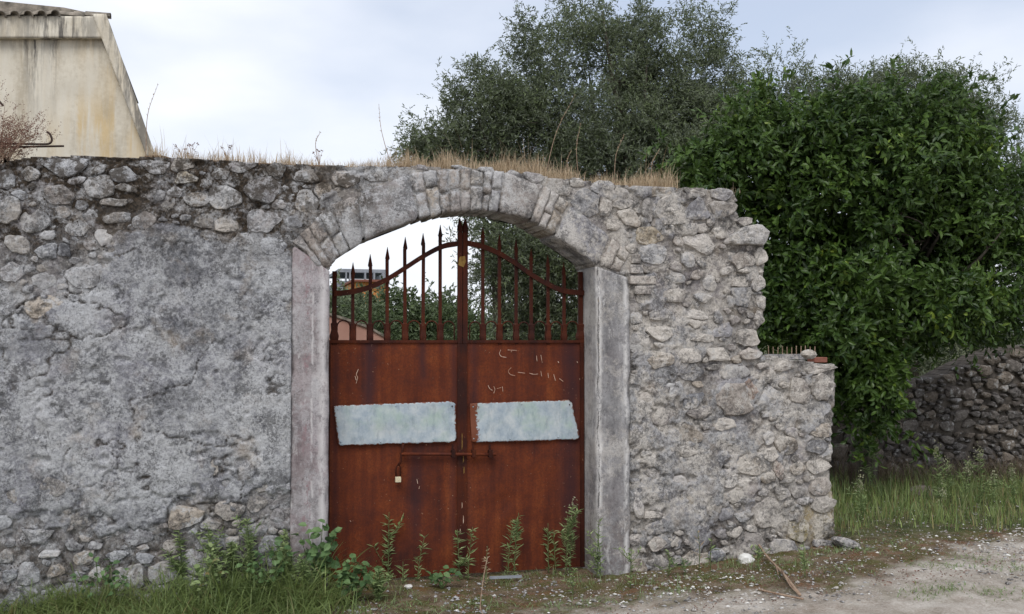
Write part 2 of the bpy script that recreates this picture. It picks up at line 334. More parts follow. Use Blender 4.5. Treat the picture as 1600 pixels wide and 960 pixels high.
def foliage_mat(name, dark, light, backc, trans=0.25, yellow=None, rough=0.5, spec=0.35):
    m = Mt(name, rough, spec)
    c = m.ramp(m.attr('tint'), [(0.0, dark), (0.75, light)] + ([(0.86, light), (0.97, yellow)] if yellow else []))
    c = m.mix(m.back(), c, m.mix(0.6, c, backc)); m.color(c)
    tr = m.t.nodes.new('ShaderNodeBsdfTranslucent'); m.t.links.new(c, tr.inputs[0]); mx = m.t.nodes.new('ShaderNodeMixShader'); mx.inputs[0].default_value = trans
    m.t.links.new(m.b.outputs[0], mx.inputs[1]); m.t.links.new(tr.outputs[0], mx.inputs[2]); m.t.links.new(mx.outputs[0], m.t.nodes['Material Output'].inputs[0])
    return m.m
M['olive_leaf'] = foliage_mat('olive_leaves', (0.05, 0.070, 0.030), (0.17, 0.215, 0.10), (0.17, 0.19, 0.15), 0.2)
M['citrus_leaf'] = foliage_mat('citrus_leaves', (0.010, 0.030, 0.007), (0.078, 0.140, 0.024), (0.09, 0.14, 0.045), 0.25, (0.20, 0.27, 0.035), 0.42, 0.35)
M['far_leaf'] = foliage_mat('far_tree_leaves', (0.05, 0.075, 0.03), (0.10, 0.14, 0.055), (0.1, 0.13, 0.07), 0.2)
M['far_leaf_pale'] = foliage_mat('pale_tree_leaves', (0.09, 0.12, 0.06), (0.18, 0.22, 0.12), (0.16, 0.2, 0.12), 0.2)
M['grass'] = foliage_mat('green_grass', (0.07, 0.12, 0.036), (0.33, 0.41, 0.14), (0.08, 0.12, 0.04), 0.3, (0.33, 0.27, 0.13))
M['weed'] = foliage_mat('weed_leaves', (0.16, 0.235, 0.085), (0.34, 0.42, 0.19), (0.14, 0.19, 0.09), 0.3, (0.3, 0.24, 0.1))
M['weed_blue'] = foliage_mat('broad_weed_leaves', (0.06, 0.12, 0.045), (0.15, 0.245, 0.095), (0.1, 0.16, 0.08), 0.3)
M['dry'] = foliage_mat('dry_grass', (0.30, 0.21, 0.125), (0.56, 0.45, 0.31), (0.45, 0.35, 0.23), 0.3)
M['dry_red'] = foliage_mat('dry_reddish_shrub', (0.10, 0.045, 0.03), (0.26, 0.14, 0.10), (0.2, 0.11, 0.08), 0.2)
M['scrub'] = foliage_mat('brown_scrub', (0.09, 0.065, 0.045), (0.24, 0.19, 0.13), (0.2, 0.15, 0.11), 0.2)
M['moss'] = foliage_mat('dark_dried_moss', (0.014, 0.012, 0.009), (0.06, 0.045, 0.03), (0.04, 0.03, 0.02), 0.0)
M['seed'] = foliage_mat('seed_heads', (0.20, 0.20, 0.10), (0.42, 0.42, 0.28), (0.3, 0.3, 0.2), 0.2)
M['bark'] = flat_mat('grey_bark', (0.045, 0.038, 0.03), (0.13, 0.115, 0.095), 14, 0.95, 0.1, (1, 1, .3))
M['twig'] = flat_mat('pale_dry_wood', (0.20, 0.13, 0.09), (0.40, 0.30, 0.22), 40, 0.9, 0.1)
M['white_rock'] = flat_mat('white_rock', (0.50, 0.49, 0.46), (0.78, 0.77, 0.74), 12)
M['iron'] = flat_mat('dark_iron_rod', (0.03, 0.02, 0.018), (0.09, 0.055, 0.04), 60, 0.7)
M['terracotta'] = flat_mat('terracotta_block', (0.17, 0.065, 0.045), (0.25, 0.105, 0.075), 30)
M['concrete'] = flat_mat('bare_concrete', (0.20, 0.22, 0.25), (0.30, 0.32, 0.35), 2)
M['orange'] = flat_mat('orange_render', (0.50, 0.20, 0.06), (0.60, 0.26, 0.09), 2)
M['shade_glass'] = flat_mat('dark_window_glass', (0.02, 0.025, 0.03), (0.05, 0.06, 0.07), 2, 0.2, 0.5)
M['pink'] = flat_mat('pink_render', (0.42, 0.23, 0.18), (0.52, 0.30, 0.24), 1.2)
M['tile'] = flat_mat('weathered_roof_tile', (0.10, 0.09, 0.075), (0.33, 0.29, 0.24), 9)
def house_mat():
    m = Mt('stained_cream_render', 0.9, 0.2)
    a = m.noise(2.2, 7, 0.6, m.map((2.0, 2.0, 0.3))); b = m.noise(16, 6, 0.65)
    c = m.ramp(m.math('ADD', m.math('MULTIPLY', a, 0.7), m.math('MULTIPLY', b, 0.3)), [(0.36, (0.48, 0.43, 0.34)), (0.48, (0.62, 0.575, 0.48)), (0.66, (0.68, 0.645, 0.56))])
    c = m.mix(m.math('MULTIPLY', m.attr('ochre'), m.ramp(m.noise(1.8, 6, 0.65, m.map((4, 4, 0.35), (3, 0, 6))), [(0.46, 0.0), (0.62, 0.75)])), c, (0.58, 0.43, 0.22))
    c = m.mix(m.math('MULTIPLY', m.attr('soot'), m.ramp(m.noise(2.4, 7, 0.72, m.map((5, 5, 0.55), (1, 0, 2))), [(0.42, 0.0), (0.56, 0.9)])), c, (0.085, 0.08, 0.078))
    m.color(c); m.bump(b, 0.3, 0.01); return m.m
M['house'] = house_mat()
def ground_mat():
    m = Mt('stony_ground', 0.97, 0.1)
    a = m.noise(6, 8, 0.7); f = m.noise(60, 6, 0.75); big = m.noise(1.6, 5, 0.6); sp = m.noise(130, 3, 0.7)
    soil = m.ramp(m.math('ADD', m.math('MULTIPLY', a, 0.6), m.math('MULTIPLY', f, 0.4)), [(0.36, (0.045, 0.032, 0.02)), (0.5, (0.13, 0.095, 0.06)), (0.62, (0.25, 0.2, 0.15))])
    soil = m.mix(m.ramp(m.noise(5, 6, 0.7, m.map((1, 1, 1), (4, 4, 0))), [(0.46, 0.0), (0.56, 0.85)]), soil, m.ramp(f, [(0.4, (0.05, 0.055, 0.015)), (0.6, (0.12, 0.11, 0.035))]))
    soil = m.mix(m.ramp(m.noise(4, 6, 0.7, m.map((1, 1, 1), (8, 1, 0))), [(0.55, 0.0), (0.63, 0.7)]), soil, (0.17, 0.085, 0.045))
    pale = m.ramp(m.math('ADD', m.math('MULTIPLY', a, 0.35), m.math('ADD', m.math('MULTIPLY', f, 0.4), m.math('MULTIPLY', big, 0.25))), [(0.38, (0.20, 0.165, 0.13)), (0.5, (0.40, 0.36, 0.315)), (0.62, (0.60, 0.565, 0.52))])
    c = m.mix(m.attr('path'), soil, pale)
    c = m.mix(m.attr('green'), c, m.mix(m.ramp(a, [(0.4, 0.0), (0.6, 1.0)]), (0.03, 0.045, 0.015), (0.08, 0.09, 0.035)))
    c = m.mix(m.ramp(sp, [(0.62, 0.0), (0.68, 0.7)]), c, (0.55, 0.53, 0.5))
    m.color(c); m.bump(a, 0.6, 0.03); m.bump(f, 0.9, 0.012); return m.m
M['ground'] = ground_mat()

# ------------------------------------------------------------------ ground
def gz(x, y):
    x = np.asarray(x, float); y = np.asarray(y, float)
    z = 0.025 * sstep(2.2, 3.2, x) + 0.10 * sstep(3.0, 5.3, x) + 0.05 * sstep(0.4, -1.0, x) * sstep(-1.6, -0.2, y)
    z = z - 0.10 * sstep(0.5, 5.0, y) * sstep(4.0, 6.0, x)
    near = np.exp(-(np.abs(y) / 14) ** 2)
    z = z + near * ((fbm(x * 0.9, y * 0.9, 1.0, 4) - 0.5) * 0.10 + (fbm(x * 6, y * 6, 2.0, 3) - 0.5) * 0.03)
    return z + 6.0 * sstep(60, 260, y) * fbm(x / 90, y / 90, 5.0, 2)
def gpt(u, v, dz=.03): p = on_z(u, v, .04); p[2] = float(gz(p[:1], p[1:2])[0]) + dz; return p
def axis(a, b, step, far):
    mid = np.arange(a, b, step); out = []; s = step; v = b
    while v < far: out.append(v); s *= 1.13; v += s
    lo = []; s = step; v = a - step
    while v > -far: lo.append(v); s *= 1.13; v -= s
    return np.array(lo[::-1] + list(mid) + out)
gx, gy = axis(-2.4, 8.5, 0.04, 700), axis(-2.4, 5.0, 0.04, 700)
GX, GY = np.meshgrid(gx, gy, indexing='ij'); GX = GX.ravel(); GY = GY.ravel()
GZ = gz(GX, GY) + (vnoise(GX * 22, GY * 22, 4.) - 0.5) * 0.014 * (np.abs(GY) < 8)
GP = np.stack([GX, GY, GZ], 1)
gu, gv = project(GP)
nn = (fbm(GX * 1.6, GY * 1.6, 8.0, 4) - 0.5) * 2
lim = np.interp(gu, [500, 700, 880, 1100, 1250, 1400, 1500, 1600, 2400], [1010, 985, 955, 945, 928, 892, 866, 846, 810])
nf = (fbm(GX * 7, GY * 7, 3.0, 3) - .5) * 2; path = .92 * sstep(-16, 16, gv - lim + nn * 34 + nf * 22) * (GY > CAM[1]) ; path = np.where(GY < -1.3, np.clip(0.75 + nn * .4, 0, 1), path)
green = sstep(0.7, 0.1, GX) * sstep(-1.3, -0.7, GY) * 0.85 * (GY < 0.5)
green = np.maximum(green, sstep(5.0, 5.4, GX) * sstep(-.2, .5, GY) * 0.8); green = np.maximum(green, (GY > 6) * 0.9)
n1, n2 = len(gx), len(gy); I = np.arange(n1 * n2).reshape(n1, n2)
gq = np.stack([I[:-1, :-1], I[1:, :-1], I[1:, 1:], I[:-1, 1:]], -1).reshape(-1, 4)
g = link('ground', npmesh('ground', GP, [gq], M['ground'], True, {'path': path, 'green': green})); g['kind'] = 'structure'

# ------------------------------------------------------------------ stones
def clip_poly(P, n, d):                      # keep n.p <= d
    out = []
    for i in range(len(P)):
        a, b = P[i], P[(i + 1) % len(P)]; da, db = a @ n - d, b @ n - d
        if da <= 0: out.append(a)
        if (da < 0 < db) or (db < 0 < da): out.append(a + (b - a) * (da / (da - db)))
    return out
def resample(P, k):
    P = np.array(P); Q = np.vstack([P, P[:1]]); L = np.r_[0, np.cumsum(np.linalg.norm(np.diff(Q, axis=0), axis=1))]
    t = np.linspace(0, L[-1], k, endpoint=False); return np.stack([np.interp(t, L, Q[:, 0]), np.interp(t, L, Q[:, 1])], 1)
def rad_dir(s, d):                           # radius of stone s in direction d
    c, sn = math.cos(s['r']), math.sin(s['r']); a = abs(d[0] * c + d[1] * sn) / (s['w'] / 2); b = abs(-d[0] * sn + d[1] * c) / (s['h'] / 2)
    return 1 / max((a ** 3 + b ** 3) ** (1 / 3), 1e-6)
def fit_stones(St, gap=0.008):
    C = np.array([s['c'] for s in St])
    for i, s in enumerate(St):
        P = []
        c, sn = math.cos(s['r']), math.sin(s['r']); e = s.get('e', R.uniform(2.2, 4.0)); sk = R.uniform(-.2, .2); tp = R.uniform(-.22, .22)
        for k in range(28):
            a = 2 * math.pi * k / 28; ca, sa = math.cos(a), math.sin(a)
            q = (abs(ca) ** e + abs(sa) ** e) ** (-1 / e); x, z = q * ca, q * sa
            x, z = (x + sk * z) * (1 + tp * z), z * (1 + 0.5 * tp * x)
            x *= s['w'] / 2; z *= s['h'] / 2; P.append(np.array([x * c - z * sn, x * sn + z * c]))
        for k in range(R.randint(3, 6)):
            a = R.uniform(0, 2 * math.pi); n_ = np.array([math.cos(a), math.sin(a)]); P = clip_poly(P, n_, rad_dir(s, n_) * R.uniform(.68, .98)) or P
        d = C - s['c']; near = np.where((np.abs(d) < 0.6).all(1))[0]
        for j in near:
            if j == i: continue
            D = d[j]; L = np.linalg.norm(D)
            if L < 1e-4: continue
            n = D / L; ri, rj = rad_dir(s, n), rad_dir(St[j], n)
            if ri + rj < L - 0.002: continue
            P2 = clip_poly(P, n, L * ri / (ri + rj) - gap / 2)
            if len(P2) >= 3: P = P2
        P = resample(P, 18)
        ph = R.uniform(0, 50); ang = np.arctan2(P[:, 1], P[:, 0]); nn_ = (vnoise(np.cos(ang) * 2.3 + ph, np.sin(ang) * 2.3 + ph) - .5) * 0.20 + (vnoise(np.cos(ang) * 6 + ph, np.sin(ang) * 6) - .5) * 0.16
        s['P'] = P * (1 + nn_)[:, None] * 1.03
    return St
def stone_mesh(P, face, back, bulge, seed):
    """P outline (x,z) around 0; face: how far it stands out towards -y; back: how deep it goes in"""
    n = len(P); sz = math.sqrt(np.ptp(P[:, 0]) * np.ptp(P[:, 1])) + 1e-3
    rings = [(1.0, back), (1.02, -face + min(.12 * sz, .014)), (0.95, -face - bulge * .2), (0.66, -face - bulge * .8), (0.30, -face - bulge)]
    V = []
    tx, tz = R.uniform(-.08, .08), R.uniform(-.08, .08)
    for k, (sc, y) in enumerate(rings):
        Q = P * sc
        nz_ = (vnoise(Q[:, 0] / sz * 4.2 + seed, Q[:, 1] / sz * 4.2, seed) - .5)
        yy = y + nz_ * min(sz, .3) * (0, .05, .09, .12, .12)[k] + (Q[:, 0] * tx + Q[:, 1] * tz) * (k > 0)
        V.append(np.stack([Q[:, 0], yy, Q[:, 1]], 1))
    V.append(np.array([[0, -face - bulge + R.uniform(-.05, .05) * sz, 0]])); V = np.vstack(V)
    i = np.arange(n); j = (i + 1) % n; q = []
    for k in range(len(rings) - 1): q.append(np.stack([k * n + i, k * n + j, (k + 1) * n + j, (k + 1) * n + i], 1))
    b = (len(rings) - 1) * n; t = np.stack([b + i, b + j, np.full(n, len(V) - 1)], 1)
    return V, np.vstack(q), t
def place_stones(St, parent, y0, matf, cap=300, name='stone', facef=None, depth=0.10):
    St = sorted(St, key=lambda s: -s['w'] * s['h']); rest = {}
    for k, s in enumerate(St):
        face, bulge = facef(s); V, q, t = stone_mesh(s['P'], face, depth, bulge, R.uniform(0, 90))
        org = (s['c'][0], y0, s['c'][1]); mt = matf(s)
        if k < cap: link(name, npmesh(name, V, [q, t], mt, s.get('smooth', False)), parent, org)
        else: rest.setdefault(mt.name, [mt, []])[1].append((V + np.array(org), q, t))
    for mt, L in rest.values():
        b = 0; Vs, qs, ts = [], [], []
        for V, q, t in L: Vs.append(V); qs.append(q + b); ts.append(t + b); b += len(V)
        o = link('small_stones', npmesh('small_stones', np.vstack(Vs), [np.vstack(qs), np.vstack(ts)], mt), parent, (0, 0, 0)); o['kind'] = 'stuff'
def fill(St, inside, n, sizes, box, pack=0.82):
    for k in range(n):
        w_ = R.uniform(*sizes); x, z = R.uniform(box[0], box[1]), R.uniform(box[2], box[3])
        if not inside(x, z): continue
        s = {'c': np.array([x, z]), 'w': w_, 'h': w_ * R.uniform(.42, .82), 'r': R.gauss(0, .22)}
        ok = True
        for t in St:
            D = t['c'] - s['c']
            if abs(D[0]) > .5 or abs(D[1]) > .5: continue
            L = np.linalg.norm(D) + 1e-6
            if L < pack * (rad_dir(s, D / L) + rad_dir(t, D / L)): ok = False; break
        if ok: St.append(s)

# ------------------------------------------------------------------ front wall
OUT = [(-420, 236), (-150, 250), (0, 256), (30, 247), (60, 246), (90, 244), (130, 243), (170, 246), (240, 242), (290, 248), (330, 249), (400, 254), (470, 256), (560, 260), (640, 259), (700, 262),
       (760, 265), (810, 270), (870, 279), (930, 286), (960, 290), (1010, 291), (1060, 292), (1100, 294), (1145, 298), (1152, 312), (1150, 330), (1158, 345), (1196, 355), (1196, 380), (1194, 400), (1196, 428), (1190, 450), (1196, 476),
       (1192, 500), (1186, 520), (1184, 543), (1196, 557), (1240, 562), (1306, 570), (1307, 620), (1300, 680), (1297, 720), (1303, 790), (1308, 850), (1310, 905)]
INTR = [(512, 419), (530, 401), (555, 385), (600, 362), (650, 344), (700, 333), (740, 330), (772, 331), (800, 336), (831, 346), (862, 366), (895, 388), (919, 405), (931, 414)]
outl = [wp(u, v) for u, v in OUT]; outl = [np.array([-3.4, outl[0][1]])] + outl + [np.array([outl[-1][0], -.35]), np.array([-3.4, -.35])]
ox0, ox1 = wp(515, 500)[0], wp(930, 500)[0]          # jamb arrises: the opening
intr = [wp(u, v) for u, v in INTR]
opening = [np.array([wp(455, 500)[0] + .008, -.4]), np.array([wp(455, 500)[0] + .008, wp(455, 392)[1]]), np.array([ox0 - .03, wp(512, 432)[1]])] + [p + np.array([0, .03]) for p in intr[1:-1]] + [np.array([ox1 + .03, wp(931, 426)[1]]), np.array([wp(983, 500)[0] - .008, wp(983, 444)[1]]), np.array([wp(983, 500)[0] - .008, -.4])]
def sdf(P, poly):                                    # negative inside
    poly = np.array(poly); n = len(poly); d = np.full(len(P), 1e9); ins = np.zeros(len(P), bool); near = np.zeros((len(P), 2))
    for i in range(n):
        a, b = poly[i], poly[(i + 1) % n]; ab = b - a; t = np.clip(((P - a) @ ab) / (ab @ ab + 1e-12), 0, 1); q = a + t[:, None] * ab
        dd = np.linalg.norm(P - q, axis=1); m_ = dd < d; d[m_] = dd[m_]; near[m_] = q[m_]
        c = ((a[1] > P[:, 1]) != (b[1] > P[:, 1])); xx = (b[0] - a[0]) * (P[:, 1] - a[1]) / ((b[1] - a[1]) + 1e-12) + a[0]; ins ^= c & (P[:, 0] < xx)
    return np.where(ins, -d, d), near
WALL_T = 0.46
wall = thing('stone_wall', 'old rubble stone wall with patchy grey render and an arched gateway', 'wall', (1.8, 0.2, 0))
cs = 0.012
xs = np.arange(-3.4, outl[-2][0] + .06, cs); zs = np.arange(-.35, 3.75, cs)
X, Z = np.meshgrid(xs, zs, indexing='ij'); X = X.ravel(); Z = Z.ravel(); XZ = np.stack([X, Z], 1)
ew = np.stack([(fbm(X * 9, Z * 9, 3.0, 3) - .5) * .035, (fbm(X * 9, Z * 9, 9.0, 3) - .5) * .035], 1)
d1, q1 = sdf(XZ + ew, outl); d2, q2 = sdf(XZ, opening)
D = np.maximum(d1, -d2)
PX, PV = project(np.stack([X, np.zeros_like(X), Z], 1))
nA = fbm(X * 3.1, Z * 3.1, 0.5, 5, .55) - .5; nB = fbm(X * 9, Z * 9, 2.5, 4, .6) - .5; nC = vnoise(X * 38, Z * 38, 6.) - .5; nD = vnoise(X * 75, Z * 75, 16.) - .5
tb = np.interp(PX, [-400, 0, 60, 120, 170, 230, 300, 360, 460], [470, 480, 470, 430, 370, 335, 350, 372, 385])
bb = np.interp(PX, [-400, 0, 60, 110, 150, 200, 255, 270, 310, 345, 380, 420, 460], [835, 835, 840, 835, 860, 862, 855, 815, 785, 765, 760, 765, 775])
def plaster_mask(px, pv, nA, nB):
    tb = np.interp(px, [-400, 0, 60, 120, 170, 230, 300, 360, 460], [470, 480, 470, 430, 370, 335, 350, 372, 385])
    bb = np.interp(px, [-400, 0, 60, 110, 150, 200, 255, 270, 310, 345, 380, 420, 460], [835, 835, 840, 835, 860, 862, 855, 815, 785, 765, 760, 765, 775])
    sdl = np.minimum(pv - tb, bb - pv) + (nA * 190 + nB * 90)
    left = sdl / 14.0
    # right of the gate: thin smears of mortar over the stones, more of it low down
    amt = np.interp(pv, [250, 420, 560, 640, 760, 840, 900], [-.13, -.10, -.06, .05, .05, -.06, -.12]) + np.interp(px, [980, 1040, 1200, 1310], [.03, .05, 0, -.04])
    right = (nA * 1.0 + nB * .65 + amt) / .035
    return np.where(px < 500, left, right)
pm = plaster_mask(PX, PV, nA, nB); pl = sstep(0, 1, pm)
left = sstep(520, 440, PX)
nE = fbm(X * 24, Z * 24, 71., 3, .6) - .5
edgeP = sstep(.9, .1, np.abs(pm - .3)) * (PX < 520)
smooth_ = left * sstep(.5, 3.5, pm) 
H = -0.002 * left - .010 * (1 - left) + 0.022 * pl + nA * .05 + (nB * .030 + nE * .020) * (.62 + .38 * left) * (1 - .62 * smooth_) + nC * .008 * (1 - .4 * smooth_) + nD * .004
pit = sstep(.70, .80, fbm(X * 13, Z * 13, 33., 2)); H -= pit * .02
crack = np.abs(fbm(X * 2.2, Z * 2.9, 44., 4, .55) - .5); H -= sstep(.010, .002, crack) * .016 * left
growth = sstep(480, 340, PV - nA * 260) * sstep(640, 420, PX) * 1.0 + sstep(30, 6, np.abs(D) * 200) * .2
growth = np.maximum(growth, sstep(60, 0, np.hypot((PX - 485) / 1.3, (PV - 305) / 1.2)) * 1.5)
growth = np.maximum(growth, sstep(-60, 30, PV - 825 + nA * 120) * sstep(1330, 1220, PX) * .7)
growth = np.maximum(growth, sstep(25, 0, np.hypot((PX - 1090) / 1.6, (PV - 370))) * .5)
ringz = (d2 < .40) & (PV < 425); H = np.where(ringz, .004 + nB * .02 + nE * .012, H)
growth = np.clip(growth, 0, 1) * (1 - .75 * pl)
growth = np.maximum(growth, sstep(.013, .003, crack) * .85 * (.35 + .65 * left) * sstep(.42, .55, fbm(X * 1.3, Z * 1.3, 91., 2)))
yellow = sstep(48, 10, np.hypot((PX - 1290) * .8, (PV - 815) * .8) + nB * 60) * .6 + sstep(30, 8, np.hypot((PX - 1235), (PV - 835)) + nB * 60) * .4
pb_ = lambda u, v, a, b: np.exp(-(((PX - u) / a) ** 2 + ((PV - v) / b) ** 2))
pale = np.clip((pb_(430, 520, 36, 130) + pb_(410, 640, 60, 90) + .8 * pb_(90, 650, 130, 110) + .8 * pb_(230, 720, 140, 70) + .6 * pb_(200, 500, 60, 60) + .5 * pb_(180, 385, 50, 20) + .30 * (PX > 980) * sstep(480, 620, PV) + .10 * (PX > 980) + .12) * (1 + nA * 2.5), 0, 1)
soot = np.clip((pb_(290, 450, 110, 90) + .6 * pb_(150, 560, 90, 60) + .5 * pb_(330, 620, 50, 70) + .5 * pb_(420, 440, 30, 40) + .25 + .3 * pb_(1100, 400, 60, 60)) * (1 + nA * 2.5), 0, 1)
plasterc = np.clip(pl * (.55 + .45 * left) + left * .35, 0, 1)
vi = np.arange(len(X)).reshape(len(xs), len(zs))
cell = np.stack([vi[:-1, :-1], vi[1:, :-1], vi[1:, 1:], vi[:-1, 1:]], -1).reshape(-1, 4)
keep = (D[cell] < 0).sum(1) >= 3; cell = cell[keep]
used = np.zeros(len(X), bool); used[cell.ravel()] = True
out1 = used & (D > 0)
pos = XZ.copy(); m1 = out1 & (d1 >= -d2); pos[m1] = q1[m1] - ew[m1]; m2 = out1 & ~m1; pos[m2] = q2[m2]
front = np.stack([pos[:, 0], -H, pos[:, 1]], 1)
# boundary edges -> rim running back to the rear face
E = np.concatenate([cell[:, [0, 1]], cell[:, [1, 2]], cell[:, [2, 3]], cell[:, [3, 0]]])
key = np.sort(E, 1); kk = key[:, 0].astype(np.int64) * len(X) + key[:, 1]; uq, inv, cnt = np.unique(kk, return_inverse=True, return_counts=True)
be = E[cnt[inv] == 1]
remap = -np.ones(len(X), np.int64); ui = np.where(used)[0]; remap[ui] = np.arange(len(ui))
V = front[ui]; q = remap[cell]; be = remap[be]; nF = len(V)
bv = np.unique(be); rings = []; prev = {int(a): int(a) for a in bv}
Vx = [V]; base = nF; qs = [q]; pm_ = np.full(nF, -1); cur = bv.copy()
lut_prev = np.arange(nF)
for k, yy in enumerate((.05, .14, .25, .36, WALL_T)):
    nb = V[bv].copy(); nb[:, 1] = yy; nb[:, 0] += (vnoise(nb[:, 2] * 14, nb[:, 1] * 14, 7.) - .5) * .02 * (k < 4); nb[:, 2] += (vnoise(nb[:, 0] * 14, nb[:, 1] * 14, 3.) - .5) * .02 * (k < 4)
    lut = -np.ones(nF, np.int64); lut[bv] = base + np.arange(len(bv)); Vx.append(nb)
    qs.append(np.stack([be[:, 1], be[:, 0], be[:, 0], be[:, 1]], 1)); qs[-1][:, 0] = lut_prev[be[:, 1]]; qs[-1][:, 1] = lut_prev[be[:, 0]]; qs[-1][:, 2] = lut[be[:, 0]]; qs[-1][:, 3] = lut[be[:, 1]]
    lut_prev = lut; base += len(bv)
nrim = base - nF
att = lambda a: np.concatenate([a[ui], np.tile(a[ui][bv], 5)])
wm = npmesh('masonry', np.vstack(Vx) - WL[wall.name], qs, M['mortar'], True, {'plaster': att(plasterc), 'growth': att(growth), 'yellow': att(yellow), 'pale': att(pale), 'soot': att(soot)})
o = bpy.data.objects.new('masonry', wm); COL.objects.link(o); o.parent = wall
# rear face: the same outline, coarser
cb = 0.05; xb = np.arange(-3.4, outl[-2][0] + .06, cb); zb = np.arange(-.35, 3.75, cb); XB, ZB = np.meshgrid(xb, zb, indexing='ij'); PB = np.stack([XB.ravel(), ZB.ravel()], 1)
e1, p1 = sdf(PB, outl); e2, p2 = sdf(PB, opening); DB = np.maximum(e1, -e2); vb = np.arange(len(PB)).reshape(len(xb), len(zb))
cbk = np.stack([vb[:-1, :-1], vb[:-1, 1:], vb[1:, 1:], vb[1:, :-1]], -1).reshape(-1, 4); cbk = cbk[(DB[cbk] < 0).sum(1) >= 2]
mB = DB > 0; a1 = mB & (e1 >= -e2); PB2 = PB.copy(); PB2[a1] = p1[a1]; a2 = mB & ~a1; PB2[a2] = p2[a2]
bk = np.stack([PB2[:, 0], WALL_T + (fbm(PB2[:, 0] * 4, PB2[:, 1] * 4, 8., 3) - .5) * .03, PB2[:, 1]], 1)
z0 = np.zeros(len(bk)); link('rear_face', npmesh('rear_face', bk, [cbk], M['mortar'], True, {'plaster': z0 + .3, 'growth': z0 + .3, 'yellow': z0, 'pale': z0 + .3, 'soot': z0 + .3}), wall)

